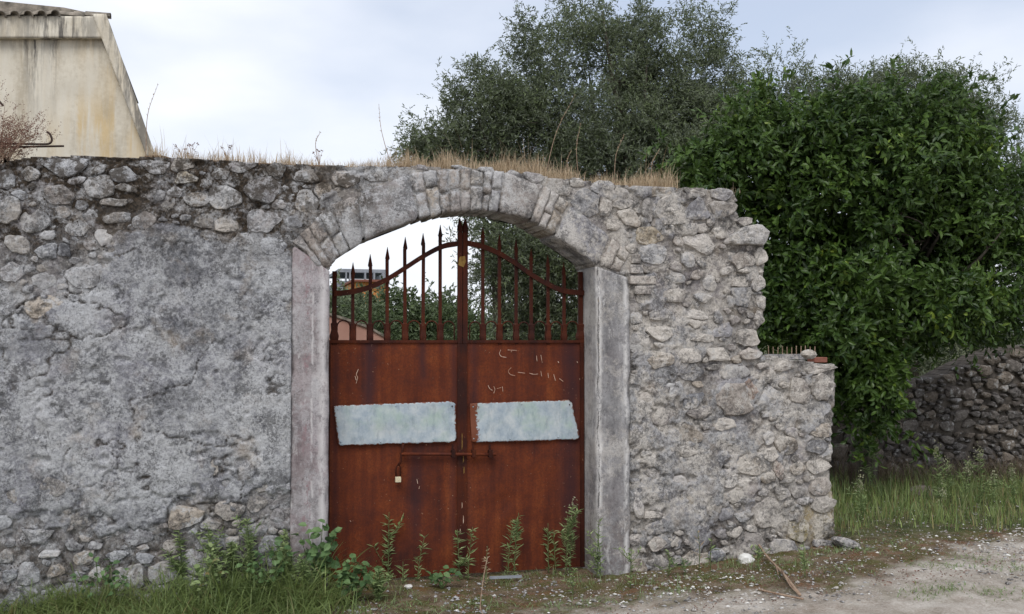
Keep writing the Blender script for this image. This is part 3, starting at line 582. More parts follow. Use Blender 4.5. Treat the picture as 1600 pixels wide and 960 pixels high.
def hz(u, v):                                       # value of the plaster mask at one point of the face
    p = wp(u, v); a = fbm(np.array([p[0] * 3.1]), np.array([p[1] * 3.1]), 0.5, 5, .55) - .5; b = fbm(np.array([p[0] * 9]), np.array([p[1] * 9]), 2.5, 4, .6) - .5
    return float(plaster_mask(np.array([u]), np.array([v]), a, b)[0]), float(a[0]), float(b[0])
def px_stone(u, v, w_, h_, r=0, m='', **kw):
    c = wp(u, v); k = (wp(u + 1, v)[0] - c[0]); s = {'c': c, 'w': w_ * k, 'h': h_ * k * .95, 'r': math.radians(r), 'm': m, 'hand': 1}; s.update(kw); return s
HAND = [(8, 280, 36, 34), (48, 272, 30, 30, 0, 'grey'), (103, 263, 78, 34, 3), (52, 345, 56, 42, 0, 'pale'), (70, 437, 42, 32, 12, 'pale'), (16, 330, 44, 50), (92, 305, 58, 36), (190, 272, 52, 30), (243, 262, 50, 24), (290, 278, 36, 26, 0, 'tan'),
        (187, 318, 64, 15), (180, 341, 52, 22), (351, 309, 52, 42, 0, 'pale'), (378, 262, 60, 18, 0, 'grey'), (430, 266, 30, 24), (345, 272, 34, 22), (300, 312, 60, 24), (412, 296, 60, 44), (275, 300, 34, 20), (245, 305, 30, 22), (360, 350, 66, 36), (412, 345, 60, 40), (318, 345, 40, 26), (430, 385, 44, 30),
        (120, 356, 54, 34), (165, 372, 40, 30, 0, 'pale'), (28, 380, 48, 36), (75, 392, 42, 30), (18, 425, 40, 36), (130, 432, 60, 46), (185, 388, 46, 44, 0, 'grey'), (225, 345, 46, 30), (100, 392, 26, 26), (480, 275, 50, 22), (540, 278, 44, 30), (590, 272, 50, 24), (480, 315, 46, 40, 30, 'warm'), (620, 268, 30, 16),
        # above and beside the arch
        (505, 300, 30, 30), (660, 262, 50, 8), (720, 262, 46, 8, 0, 'pale'), (765, 266, 40, 9), (800, 271, 34, 12), (835, 279, 40, 18, -15), (880, 293, 30, 26), (898, 285, 28, 14), (941, 293, 34, 22), (915, 318, 44, 42, -35, 'grey'), (945, 325, 22, 34), (976, 312, 44, 30, -10), (981, 340, 46, 26, -15, 'warm'), (958, 352, 26, 22), (1045, 330, 52, 42, 0, 'grey', dict(e=5)),
        (1035, 301, 56, 16), (1084, 302, 42, 17), (1129, 305, 42, 20), (1127, 327, 42, 26), (1012, 330, 20, 40), (1090, 330, 34, 40), (1017, 369, 58, 26, 0, 'tan'), (1020, 399, 48, 34), (1167, 367, 66, 28, 0, 'pale', dict(e=6, out=.05)), (1160, 347, 48, 14, -8), (1158, 406, 56, 28), (1187, 402, 24, 30, 0, 'pale'),
        (1075, 406, 20, 24, 0, 'pale'), (1052, 436, 44, 18, 0, 'pale'), (1056, 462, 40, 20), (1098, 466, 30, 15, 0, 'pale'), (1109, 441, 22, 28), (1158, 441, 30, 18, 0, 'pale'), (1162, 424, 38, 9, 0, 'pale'), (1158, 464, 34, 34, 0, 'grey'), (1184, 442, 22, 26), (1190, 471, 16, 24), (1186, 498, 18, 24), (1089, 491, 42, 17, 0, 'pale'),
        (1088, 506, 62, 14), (1123, 496, 13, 22), (995, 498, 22, 18, 0, 'pale'), (997, 537, 32, 42, 0, 'pale'), (1031, 523, 40, 24), (1097, 528, 60, 13), (1168, 528, 44, 26), (1028, 563, 50, 26), (1077, 556, 50, 22, 0, 'pale'), (1123, 554, 44, 20, 0, 'pale'), (1170, 552, 38, 19), (1079, 582, 48, 28, 0, 'grey'), (1150, 582, 44, 30), (1144, 624, 70, 48, 0, 'warm'),
        (1175, 612, 22, 38, 30), (1205, 628, 46, 48, -15, 'pale'), (1132, 663, 44, 19, 0, 'pale'), (1201, 684, 20, 22, 0, 'pale'), (1201, 709, 28, 22, 0, 'pale'), (1229, 697, 36, 30, -15), (1218, 737, 16, 38, 12, 'red'), (1222, 771, 26, 20, 0, '', dict(e=6)), (1201, 804, 52, 46), (1284, 606, 42, 46), (1278, 577, 60, 15, 0, 'pale'), (1225, 572, 40, 16),
        (996, 790, 16, 46, 0, 'pale'), (1024, 804, 50, 11), (1247, 829, 32, 34, 0, 'yellow'), (1288, 822, 38, 40, 0, 'yellow'), (1280, 640, 36, 28), (1282, 672, 34, 24), (1278, 700, 36, 22), (1279, 730, 36, 26), (1284, 760, 38, 26), (1286, 790, 38, 26), (1250, 612, 30, 46, 0, 'warm'),
        # low down on the left
        (45, 896, 34, 40), (11, 870, 26, 26), (71, 866, 52, 13, 0, 'pale'), (88, 893, 30, 24), (60, 838, 92, 24), (34, 772, 56, 44, 0, 'grey'), (80, 762, 46, 38), (124, 812, 30, 30), (289, 810, 60, 42, 0, 'warm'), (322, 731, 38, 38, 0, 'pale'), (352, 760, 46, 24), (362, 797, 50, 34), (402, 787, 40, 30), (270, 855, 40, 24), (438, 760, 28, 24), (330, 845, 44, 30), (395, 830, 50, 30), (180, 870, 50, 20), (130, 872, 40, 24), (225, 872, 36, 20), (14, 900, 26, 24)]
St = []
for h in HAND:
    kw = h[6] if len(h) > 6 else {}; St.append(px_stone(*h[:6] if len(h) > 5 else h, **kw))
ring_lo = spline(INTR, 4)
EXTR = [(462, 372), (482, 350), (512, 318), (560, 298), (640, 268), (700, 262), (760, 264), (800, 269), (850, 288), (890, 316), (955, 370), (984, 395)]
ex = np.array([wp(u, v) for u, v in EXTR])
xj0, xj1 = wp(455, 500)[0], wp(983, 500)[0]
arch_zone = [np.array([xj0 - .01, -.5]), np.array([xj0 - .01, wp(455, 380)[1]])] + [e for e in ex] + [np.array([xj1 + .01, wp(983, 400)[1]]), np.array([xj1 + .01, -.5])]
def inside(x, z):
    P = np.array([[x, z]]); 
    if sdf(P, outl)[0][0] > -.035 or sdf(P, arch_zone)[0][0] < .03: return False
    u, v = project(np.array([[x, 0, z]])); u, v = float(u[0]), float(v[0])
    if u < -260: return False
    m_, a, b = hz(u, v)
    return m_ < (.6 if u < 500 else 1.0)
xl, xr = wp(-260, 500)[0], outl[-2][0]
for sz, n_ in (((.24, .34), 900), ((.15, .24), 2200), ((.09, .15), 3200), ((.05, .085), 3200)): fill(St, inside, n_, sz, (xl, xr, 0, 3.5), .86)
fit_stones(St)
def smat(s):
    if s.get('m'): return M['stone_' + s['m']]
    u = float(project(np.array([[s['c'][0], 0, s['c'][1]]]))[0][0]); r = R.random()
    if u < 500: return M['stone_grey'] if r < .62 else (M['stone_lilac'] if r < .8 else (M['stone_warm'] if r < .93 else M['stone_pale']))
    return M['stone_warm'] if r < .42 else (M['stone_grey'] if r < .56 else (M['stone_pale'] if r < .76 else (M['stone_lilac'] if r < .985 else M['stone_red'])))
def sface(s):
    x, z = s['c']; a = float(fbm(np.array([x * 3.1]), np.array([z * 3.1]), 0.5, 5, .55)[0] - .5)
    b = float(fbm(np.array([x * 9]), np.array([z * 9]), 2.5, 4, .6)[0] - .5); return a * .05 + b * .02 + (.005 if x > 2.9 else .0) + R.uniform(-.006, .014) + s.get('out', 0) + (.004 if s.get('hand') else 0), R.uniform(.003, .011)
place_stones([s for s in St], wall, 0.0, smat, 292, 'stone', sface)

# small bricks beside the right jamb
for (u, v, w_, h_) in [(993, 421, 20, 13), (1003, 438, 40, 12), (1003, 454, 25, 12), (992, 405, 14, 14)]:
    a, b = wp(u - w_ / 2, v + h_ / 2), wp(u + w_ / 2, v - h_ / 2); mb = MB(); mb.box((a[0], -.035, a[1]), (b[0], .08, b[1])); mb.build('brick', M['brick'], wall, (a[0], 0, a[1]), bevel=.006)

# arch ring: every wedge stone and thin brick of the ring
inp = np.array([wp(u, v) for u, v in ring_lo])
def icurve(x): return np.interp(x, inp[:, 0], inp[:, 1])
J = [((497, 419), (456, 376)), ((506, 416), (467, 366)), ((517, 409), (481, 354)), ((531, 399), (497, 336)), ((546, 388), (514, 320)), ((568, 376), (560, 302)), ((655, 343), (641, 270)), ((672, 338), (660, 267)), ((690, 335), (681, 265)), ((704, 332), (700, 264)),
     ((720, 331), (719, 264)), ((735, 330), (735, 264)), ((752, 330), (757, 265)), ((763, 330), (770, 267)), ((778, 331), (787, 269)), ((828, 345), (850, 289)), ((841, 352), (861, 297)), ((852, 359), (873, 304)), ((864, 367), (890, 317)), ((936, 416), (955, 371)), ((952, 421), (969, 382)), ((966, 427), (985, 396))]
split = {2: [.5], 3: [.42], 6: [.55], 7: [.62], 8: [.45], 9: [.5], 10: [.48], 11: [.6], 12: [.42], 13: [.55], 16: [.4], 17: [.6], 20: [.55]}
kind = {0: 'brick', 1: 'brick', 2: 'brick', 3: 'warm', 4: 'lilac', 5: 'lilac', 14: 'lilac', 18: 'lilac', 19: 'brick', 20: 'brick', 6: 'brick', 7: 'warm', 8: 'brick', 9: 'brick', 10: 'brick', 11: 'warm', 12: 'brick', 13: 'lilac', 15: 'brick', 16: 'brick', 17: 'warm'}
def slab(poly, y0, y1, mat, name, seed, rough=.006):
    """irregular dressed block: front outline (x,z), softened front arris, running back through the wall"""
    P = resample(poly, 30); c = P.mean(0); n = 30
    P = P + (np.stack([vnoise(P[:, 0] * 30 + seed, P[:, 1] * 30), vnoise(P[:, 0] * 30, P[:, 1] * 30 + seed)], 1) - .5) * .016
    dC = P - c; L = np.linalg.norm(dC, axis=1)[:, None]; nd = dC / L
    rings = [(P - nd * .003, y1), (P, y0 + .09), (P, y0 + .014), (P - nd * .012, y0 + .001), (c + dC * .66, y0 - .004), (c + dC * .3, y0 - .006)]
    V = []
    for k, (Q, y) in enumerate(rings):
        V.append(np.stack([Q[:, 0], y + (vnoise(Q[:, 0] * 17, Q[:, 1] * 17, seed) - .5) * (.022 if k > 1 else 0), Q[:, 1]], 1))
    V.append(np.array([[c[0], y0 - .006, c[1]]])); V = np.vstack(V); i = np.arange(n); j = (i + 1) % n
    q = np.vstack([np.stack([k * n + i, k * n + j, (k + 1) * n + j, (k + 1) * n + i], 1) for k in range(len(rings) - 1)] + []); b = (len(rings) - 1) * n
    t = np.stack([b + i, b + j, np.full(n, len(V) - 1)], 1); t2 = np.stack([j[1:-1] * 0, j[1:-1], i[1:-1]], 1)
    A = .5 * np.sum(P[:, 0] * np.roll(P[:, 1], -1) - np.roll(P[:, 0], -1) * P[:, 1])
    if A < 0: q = q[:, ::-1]; t = t[:, ::-1]; t2 = t2[:, ::-1]
    org = np.array([c[0], y0, c[1]]); return link(name, npmesh(name, V - org, [q, t, t2], mat, True), wall, org)
for k in range(len(J) - 1):
    (i0, e0), (i1, e1) = J[k], J[k + 1]; i0, e0, i1, e1 = [wp(*p) for p in (i0, e0, i1, e1)]
    fr = [0] + [f for f in split.get(k, [])] + [1]
    for a in range(len(fr) - 1):
        f0, f1 = fr[a], fr[a + 1]; lo = []
        g = .010 if f0 == 0 else .004
        for t in np.linspace(.0, 1, 9):
            t2 = .03 + .94 * t; p = i0 + (i1 - i0) * t2
            if 1 <= k <= 18: bow = icurve(p[0]) - p[1]
            else: bow = 0
            p = p + np.array([0, bow * (1 - f0)]); e = e0 + (e1 - e0) * t2; lo.append(p + (e - p) * (f0 + (.02 if f0 else 0)))
        hi = []
        for t in np.linspace(1, 0, 7):
            t2 = .03 + .94 * t; p = i0 + (i1 - i0) * t2; bow = (icurve(p[0]) - p[1]) if 1 <= k <= 18 else 0; p = p + np.array([0, bow * (1 - f1)]); e = e0 + (e1 - e0) * t2
            hi.append(p + (e - p) * (f1 - .02))
        kd = kind.get(k, 'lilac'); mt = M['brick'] if kd == 'brick' else M['stone_' + kd]
        if a == 1 and k in (7, 11): mt = M['stone_pale']
        slab(lo + hi, -.014 - R.uniform(0, .014), WALL_T - .03, mt, 'arch_brick' if kd in ('brick', 'tan') else 'arch_stone', R.uniform(0, 60))
# smooth rendered soffit just inside the stones
sp_ = [(ox0 - .02, icurve(ox0 + .01) - .01)] + [(p[0], p[1] + .012) for p in inp[1:-1]] + [(ox1 + .02, inp[-1][1] - .01)]
V = []; 
for y in np.linspace(.02, WALL_T - .05, 12):
    for p in sp_: V.append((p[0], y, p[1] + (vnoise(np.array([p[0] * 9]), np.array([y * 9]))[0] - .5) * .012))
n = len(sp_); fc = [(a * n + b, a * n + b + 1, (a + 1) * n + b + 1, (a + 1) * n + b) for a in range(11) for b in range(n - 1)]
so_ = npmesh('soffit', np.array(V), [np.array(fc)], M['jamb_left'], True); link('soffit', so_, wall)

# jambs
def rough_box(name, x0, x1, y0, y1, z0, ztop, mat, seed, step=.022, chip=1.0):
    """dressed upright: x0..x1, front y0, back y1; ztop(x) upper outline; front arrises worn"""
    loop = [(x0, y1), (x0, y0), (x1, y0), (x1, y1)]; pts = []
    for a in range(4):
        p, q_ = np.array(loop[a]), np.array(loop[(a + 1) % 4]); m_ = max(2, int(np.linalg.norm(q_ - p) / step)) if a != 3 else 2
        for k in range(m_): pts.append(p + (q_ - p) * k / m_)
    pts = np.array(pts); n = len(pts); zt = np.array([ztop(p[0]) for p in pts]); m_ = int((zt.max() - z0) / step); V = []
    for k in range(m_ + 1):
        z = z0 + (zt - z0) * k / m_; cor = np.minimum(np.hypot(pts[:, 0] - x0, pts[:, 1] - y0), np.hypot(pts[:, 0] - x1, pts[:, 1] - y0))
        wear = np.exp(-(cor / .018) ** 2) * (sstep(.45, .8, fbm(z * 7, z * 0 + seed, seed, 3)) * .022 * chip + .005)
        cx, cy = (x0 + x1) / 2, (y0 + y1) / 2
        nx = pts[:, 0] + np.sign(cx - pts[:, 0]) * wear + (fbm(z * 5, pts[:, 1] * 5, seed, 3) - .5) * .014 * (np.abs(pts[:, 0] - cx) > (x1 - x0) / 2 - 1e-4)
        ny = pts[:, 1] + (pts[:, 1] < cy) * wear + (fbm(pts[:, 0] * 9, z * 9, seed + 5, 4) - .5) * .016 * (np.abs(pts[:, 1] - y0) < 1e-4)
        V.append(np.stack([nx, ny, z], 1))
    V = np.vstack(V); i = np.arange(n); j = (i + 1) % n
    q_ = np.vstack([np.stack([k * n + i, k * n + j, (k + 1) * n + j, (k + 1) * n + i], 1) for k in range(m_)]); top = np.array([[m_ * n + a for a in range(n)]])
    org = np.array([(x0 + x1) / 2, y0, z0]); return link(name, npmesh(name, V - org, [q_, top], mat, True), wall, org)
zl = lambda x: float(np.interp(x, [xj0, ox0], [wp(455, 383)[1], wp(505, 424)[1]]))
zr = lambda x: float(np.interp(x, [ox1, xj1], [wp(930, 417)[1], wp(983, 436)[1]]))
jl = rough_box('jamb', xj0, ox0, -.012, WALL_T - .02, -.2, zl, M['jamb_left'], 3.3); jl['label'] = 'pinkish rendered jamb left of the gate'
jr = rough_box('jamb', ox1, xj1, -.03, WALL_T - .02, -.2, zr, M['jamb_right'], 8.1); jr['label'] = 'grey rendered jamb right of the gate'

# dark dry moss tufts in the joints of the wall
def leaves(C, A, L, Wd, fold=.25, nrm=None, rg=rng):
    """C centres, A unit axes -> rhombic leaves"""
    n = len(C); r = rg.normal(size=(n, 3)) if nrm is None else nrm + rg.normal(size=(n, 3)) * .55
    s = np.cross(A, r); s /= np.linalg.norm(s, axis=1)[:, None] + 1e-9; nm = np.cross(s, A); L = L[:, None]; Wd = Wd[:, None]
    V = np.stack([C, C + A * L * .45 + s * Wd * .5 + nm * Wd * fold, C + A * L - nm * L * .08, C + A * L * .45 - s * Wd * .5 + nm * Wd * fold], 1).reshape(-1, 3)
    b = np.arange(n)[:, None] * 4; return V, np.concatenate([b + [0, 1, 2], b + [0, 2, 3]])
def unit(v): return v / (np.linalg.norm(v, axis=-1, keepdims=True) + 1e-9)
cand = np.where(used & (D < -.01) & (growth > .35) & (PX > -250))[0]; cand = rng.choice(cand, min(9000, len(cand)), replace=False)
wgt = vnoise(X[cand] * 9, Z[cand] * 9, 61.) > .52; cand = cand[wgt & (PX[cand] < 640)][:6500]
C = np.stack([X[cand], -H[cand] - .002, Z[cand]], 1); A = unit(rng.normal(size=C.shape) + [0, -1.2, -.2]); tv = rng.random(len(C))
V, T = leaves(C, A, rng.uniform(.008, .022, len(C)), rng.uniform(.006, .014, len(C)))
o = link('moss', npmesh('moss', V, [T], M['moss'], False, {'tint': np.repeat(tv, 4)})); o['kind'] = 'stuff'; tag(o, 'dark dried moss filling the joints along the upper left of the wall', 'moss')

# ------------------------------------------------------------------ gate
GYp = 0.28
def gp(u, v, y=GYp): return on_y(u, v, y)
gl = gp(518, 700)[0]; gl = ox0 + .004; gr = ox1 - .006; gc = gp(722, 600)[0]; ztopp = CAM[2] - .003; zbot = .02
def sheet(name, x0, x1, z0, z1, parent, streaks):
    nx, nz_ = 60, 90; xx = np.linspace(x0, x1, nx); zz = np.linspace(z0, z1, nz_); A_, B_ = np.meshgrid(xx, zz, indexing='ij'); A_ = A_.ravel(); B_ = B_.ravel()
    y = GYp + (fbm(A_ * 2.2, B_ * 2.2, 4.4, 3) - .5) * .028 + sstep(.66, .8, fbm(A_ * 5, B_ * 5, 14.4, 2)) * .006; st = np.zeros(len(A_))
    for (sx, sw, sz0, sz1, k) in streaks:
        st = np.maximum(st, k * np.exp(-((A_ - sx + (vnoise(B_ * 5, A_ * 0 + sx) - .5) * .03) / sw) ** 2) * sstep(sz0 - .15, sz0 + .15, B_) * sstep(sz1 + .1, sz1 - .03, B_))
    V = np.stack([A_, y, B_], 1); V2 = V + [0, .004, 0]; n = len(V); ii = np.arange(n).reshape(nx, nz_)
    q_ = np.stack([ii[:-1, :-1], ii[1:, :-1], ii[1:, 1:], ii[:-1, 1:]], -1).reshape(-1, 4)
    org = np.array([(x0 + x1) / 2, GYp, z0]); return link(name, npmesh(name, np.vstack([V, V2]) - org, [q_, q_[:, ::-1] + n], M['rust_sheet'], True, {'streak': np.tile(st, 2)}), parent, org)
G1 = thing('gate_leaf', 'left leaf of the rusty iron gate, with the padlocked bolt', 'gate', (gl, GYp, 0), 'leaves of the rusty double gate')
G2 = thing('gate_leaf', 'right leaf of the rusty iron gate, with white scratch marks on its panel', 'gate', (gr, GYp, 0), 'leaves of the rusty double gate')
X_ = lambda u: gp(u, 600)[0]
sheet('panel', gl, gc, zbot, ztopp, G1, [(X_(576), .05, 1.35, 1.95, 1), (X_(660), .03, 1.6, 1.95, .8), (X_(524), .03, .2, 1.9, .5), (X_(650), .06, .3, 1.0, .6), (X_(708), .03, .2, 1.9, .5)])
sheet('panel', gc, gr, zbot, ztopp, G2, [(X_(893), .09, .1, 1.95, .9), (X_(740), .03, 1.3, 1.95, .5), (X_(880), .05, .2, 1.1, .6), (X_(730), .05, .1, .8, .35)])
RL = spline([(522, 459), (545, 457), (575, 450), (604, 437), (633, 419), (661, 401), (690, 386), (714, 381)], 5)
RR = spline([(730, 380), (755, 386), (781, 397), (807, 413), (831, 430), (857, 445), (882, 455), (912, 458)], 5)
def rail(Pp, parent):
    mb = MB(); pts = [gp(u, v, GYp - .012) for u, v in Pp]; V = []
    for p in pts: V += [p + [0, -.012, -.022], p + [0, -.012, .022], p + [0, .012, .022], p + [0, .012, -.022]]
    n = len(pts); Fc = [(4 * i + a, 4 * i + (a + 1) % 4, 4 * i + 4 + (a + 1) % 4, 4 * i + 4 + a) for i in range(n - 1) for a in range(4)] + [(3, 2, 1, 0), (4 * n - 4, 4 * n - 3, 4 * n - 2, 4 * n - 1)]
    mb.add(V, Fc); mb.build('curved_rail', M['rust_bar'], parent, pts[0])
rail(RL, G1); rail(RR, G2)
def bar(u, vtop, parent, w_=.0135, broken=False, mat='rust_bar'):
    x = X_(u); zt = gp(u, vtop)[2]; mb = MB(); tl = .10; zb = ztopp - .03; y = GYp + .016
    prof = [(zb, w_ * 1.15), (zb + .06, w_ * 1.9), (zb + .075, w_ * 1.9), (zb + .12, w_ * 1.25), (zb + .17, w_ * 1.5), (zb + .18, w_)]
    prof += [(zt - (0 if broken else tl), w_)]
    jx = R.uniform(-.006, .006)
    mb.tube([(x + jx * max(0, (z - zb)) / 1., y, z) for z, _ in prof], [r * 1.3 for _, r in prof], 4)
    b = mb.build('bar', M[mat], parent, (x, y, zb))
    if not broken:
        sp = MB(); zz = zt - tl; sp.tube([(x, y, zz - .004), (x, y, zz + .008), (x, y, zz + .03), (x, y, zt)], [w_ * 1.1, w_ * 1.4, w_ * 1.1, .0015], 6); sp.build('spike', M[mat], b, (x, y, zz))
for u, v in [(551, 410), (578, 397), (605, 386), (633, 370), (661, 364), (688, 351)]: bar(u, v, G1)
bar(522, 424, G1, .019, True, 'rust_dark')
for u, v in [(755, 353), (781, 366), (807, 372), (831, 388), (857, 398), (882, 410)]: bar(u, v, G2)
bar(908, 425, G2, .019, True)
def arcs(us, parent):
    for a, b in zip(us[:-1], us[1:]):
        x0, x1 = X_(a) + .022, X_(b) - .022; r = (x1 - x0) / 2; xc = (x0 + x1) / 2; zc = gp(600, 511)[2]; mb = MB()
        pts = [(x0, GYp + .01, ztopp - .02), (x0, GYp + .01, zc - .03)] + [(xc - r * math.cos(t), GYp + .01, zc + r * math.sin(t)) for t in np.linspace(0, math.pi, 11)] + [(x1, GYp + .01, zc - .03), (x1, GYp + .01, ztopp - .02)]
        mb.tube(pts, .0055, 6); mb.build('loop', M['rust_bar'], parent, (xc, GYp, zc), True)
arcs([522, 551, 578, 605, 633, 661, 688, 714], G1); arcs([730, 755, 781, 807, 831, 857, 882, 908], G2)
# meeting stiles with pointed tops, cover strip, outer stiles
for x0, x1, g_, vt in ((X_(714.5), X_(721.4), G1, 341), (X_(722.4), X_(730), G2, 341)):
    mb = MB(); zt = gp(720, vt)[2]; w2 = (x1 - x0) / 2; xc = (x0 + x1) / 2
    mb.box((x0, GYp - .022, ztopp - .02), (x1, GYp + .012, zt - .12)); st_ = mb.build('stile', M['rust_bar'], g_, (xc, GYp, ztopp), bevel=.002)
    sp = MB(); sp.tube([(xc, GYp - .005, zt - .122), (xc, GYp - .005, zt - .10), (xc, GYp - .005, zt - .06), (xc, GYp - .005, zt)], [w2 * .9, w2 * 1.35, w2 * 1.1, .002], 6); sp.build('spike', M['rust_dark'], st_, (xc, GYp, zt - .12))
mb = MB(); mb.box((X_(714), GYp - .020, zbot), (X_(729), GYp - .010, ztopp - .022)); mb.build('cover_strip', M['rust_bar'], G1, (X_(722), GYp, 0), bevel=.002)
mb = MB(); mb.box((gl, GYp - .018, ztopp - .012), (X_(714), GYp + .014, ztopp + .010)); mb.build('top_rail', M['rust_bar'], G1, (gl, GYp, ztopp))
mb = MB(); mb.box((X_(729.5), GYp - .018, ztopp - .012), (gr, GYp + .014, ztopp + .010)); mb.build('top_rail', M['rust_bar'], G2, (gc, GYp, ztopp))
mb = MB(); mb.box((gr - .035, GYp - .025, zbot), (gr, GYp - .011, ztopp - .014)); mb.build('outer_stile', M['rust_dark'], G2, (gr, GYp, 0), bevel=.002)
mb = MB(); mb.box((gl, GYp - .025, zbot), (gl + .03, GYp - .011, ztopp - .014)); mb.build('outer_stile', M['rust_dark'], G1, (gl, GYp, 0), bevel=.002)
for u, v0, v1 in ((724, 400, 418),):
    a, b = gp(716, v1, GYp - .0245), gp(728, v0, GYp - .0245); mb = MB(); mb.prism([(a[0], a[2] + .02), (b[0] - .02, a[2]), (b[0], a[2] + .05), (b[0] - .008, b[2]), (a[0] + .01, b[2] - .01)], GYp - .0255, GYp - .0225); mb.build('paint_patch', M['yellow_paint'], G2, a)
for u, v, h in ((722, 690, 14), (724, 715, 9), (725, 735, 6), (722, 790, 5), (724, 812, 7), (719, 830, 4)):
    a = gp(u, v, GYp - .0212); mb = MB(); s_ = .005; mb.prism([(a[0] - s_ * .6, a[2] - h * .005), (a[0] + s_ * .7, a[2] - h * .003), (a[0] + s_ * .5, a[2] + h * .004), (a[0] - s_ * .3, a[2] + h * .005)], GYp - .0212, GYp - .019); mb.build('paint_fleck', M['yellow_paint'] if v < 740 else M['scratch'], G1, a)
# painted sheet patches
def plate(corners, parent, label, rust_left=0):
    P4 = [gp(u, v, GYp - .028) for u, v in corners]; a, b, c, d = P4   # top-left, top-right, bottom-right, bottom-left
    n, m_ = 60, 26; V = []; ed = []
    for i in range(n + 1):
        s = i / n
        for j in range(m_ + 1):
            t = j / m_; p = (a * (1 - s) + b * s) * (1 - t) + (d * (1 - s) + c * s) * t
            de = min(s * n, (n - s * n), t * m_ * 1.0, (m_ - t * m_) * 1.0)
            cut = max(0, 2.0 - (min(s, 1 - s) * n + min(t, 1 - t) * m_)) * .006 * (1 if s > .5 else .4)
            p = p + np.array([(-.5 + s) * -2 * cut, (vnoise(np.array([s * 5.]), np.array([t * 2.5]), a[0])[0] - .5) * .012, (t - .5) * 2 * cut + (fbm(np.array([s * 16.]), np.array([t * 3.]), a[0])[0] - .5) * .012 * (de < 1)])
            V.append(p); e = math.exp(-de / 2.0) * .52
            if rust_left: e = max(e, .95 * math.exp(-(s * 60) / 5.0))
            ed.append(e)
    V = np.array(V); ii = np.arange(len(V)).reshape(n + 1, m_ + 1); q_ = np.stack([ii[:-1, :-1], ii[:-1, 1:], ii[1:, 1:], ii[1:, :-1]], -1).reshape(-1, 4); k = len(V)
    rim = np.concatenate([ii[:, 0], ii[-1, 1:], ii[::-1, -1][1:], ii[0, ::-1][1:-1]]); r2 = np.roll(rim, -1); side = np.stack([rim, r2, r2 + k, rim + k], 1)
    o = link('painted_sheet', npmesh('painted_sheet', np.vstack([V, V + [0, .012, 0]]) - a, [q_, q_[:, ::-1] + k, side], M['plate'], True, {'edge': np.tile(ed, 2)}), parent, a); o['label'] = label
    for s, t in ((.03, .1), (.5, .07), (.97, .12), (.02, .9), (.35, .93), (.8, .92)):
        p = (a * (1 - s) + b * s) * (1 - t) + (d * (1 - s) + c * s) * t; mb = MB(); mb.tube([p + [0, .004, 0], p + [0, -.006, 0], p + [0, -.009, 0]], [.006, .005, .002], 8); mb.build('rivet', M['plate'] if s < .9 else M['rust_dark'], o, p, True)
plate([(521, 634), (712, 627), (713, 691), (529, 697)], G1, 'faded pale blue sheet riveted across the left leaf')
plate([(734, 630), (893, 625), (906, 687), (737, 692)], G2, 'faded pale blue sheet with rusted left edge on the right leaf', 1)
# sliding bolt
bo = MB(); yb = GYp - .05; bo.tube([gp(627, 709.5, yb), gp(775, 710.5, yb)], [.0135, .0135], 8); bolt = bo.build('bolt', M['rust_sheet'], G1, gp(645, 708, yb), True)
for u in (708, 740, 766):
    mb = MB(); a, b = gp(u - 3, 715, yb), gp(u + 3, 703, yb); mb.box((a[0], yb - .02, a[2]), (b[0], GYp - .024, b[2])); mb.build('bolt_bracket', M['rust_dark'], bolt, a, bevel=.003)
    mb = MB(); a, b = gp(u - 1.5, 703, yb), gp(u + 1.5, 695, yb); mb.box((a[0], GYp - .034, a[2]), (b[0], GYp - .026, b[2])); mb.build('bracket_tab', M['rust_dark'], bolt, a)
mb = MB(); mb.tube([gp(630, 692, yb + .01), gp(629, 702, yb), gp(627, 711, yb), gp(626, 722, yb), gp(622, 728, yb)], .010, 8); mb.build('bolt_handle', M['rust_dark'], bolt, gp(627, 711, yb), True)
pk = thing('padlock', 'small brass padlock hanging on a rusty link below the gate bolt', 'padlock', gp(622, 745, yb))
mb = MB(); mb.tube([gp(619, 744, yb), gp(618.5, 735, yb), gp(620, 729, yb), gp(623, 726, yb), gp(626, 730, yb), gp(625.5, 744, yb)], .006, 8); mb.build('shackle', M['rust_dark'], pk, gp(622, 740, yb), True)
mb = MB(); a, b = gp(617.5, 754, yb), gp(626.5, 745, yb); mb.box((a[0], yb - .012, a[2]), (b[0], yb + .012, b[2])); mb.build('lock_body', M['brass'], pk, a, bevel=.004)
# scratch marks
SC = [[(630, 105), (626, 118), (633, 128), (650, 131)], [(655, 105), (686, 107)], [(668, 107), (667, 113)], [(755, 125), (757, 145)], [(770, 122), (775, 150)], [(667, 167), (657, 178), (663, 190), (680, 195)], [(690, 183), (715, 186)], [(730, 186), (745, 190), (760, 189)], [(770, 178), (773, 197)], [(795, 185), (797, 203)], [(815, 190), (821, 212)],
      [(586, 228), (592, 240), (601, 246)], [(606, 232), (610, 243), (606, 256)], [(618, 240), (632, 236)], [(636, 233), (638, 250)], [(896, 145), (899, 150)], [(830, 145), (833, 150)], [(835, 205), (848, 215)], [(905, 205), (908, 212)]]
SCL = [[(134, 172), (127, 190), (131, 202), (126, 222)], [(122, 196), (126, 210)], [(338, 556), (341, 572)], [(347, 580), (345, 590)], [(104, 700), (108, 704)]]
for L_, g_ in ((SC, G2), (SCL, G1)):
    for s_ in L_:
        mb = MB(); pts = spline([gp(500 + x / 2.232, 500 + y / 2.232, GYp - .0125) for x, y in s_], 4)
        mb.tube(pts, [.0029 * (.4 + .8 * vnoise(np.array([i * .7]), np.array([p[0] * 9]))[0]) for i, p in enumerate(pts)], 5, flat=.5); mb.build('scratch', M['scratch'], g_, pts[0])

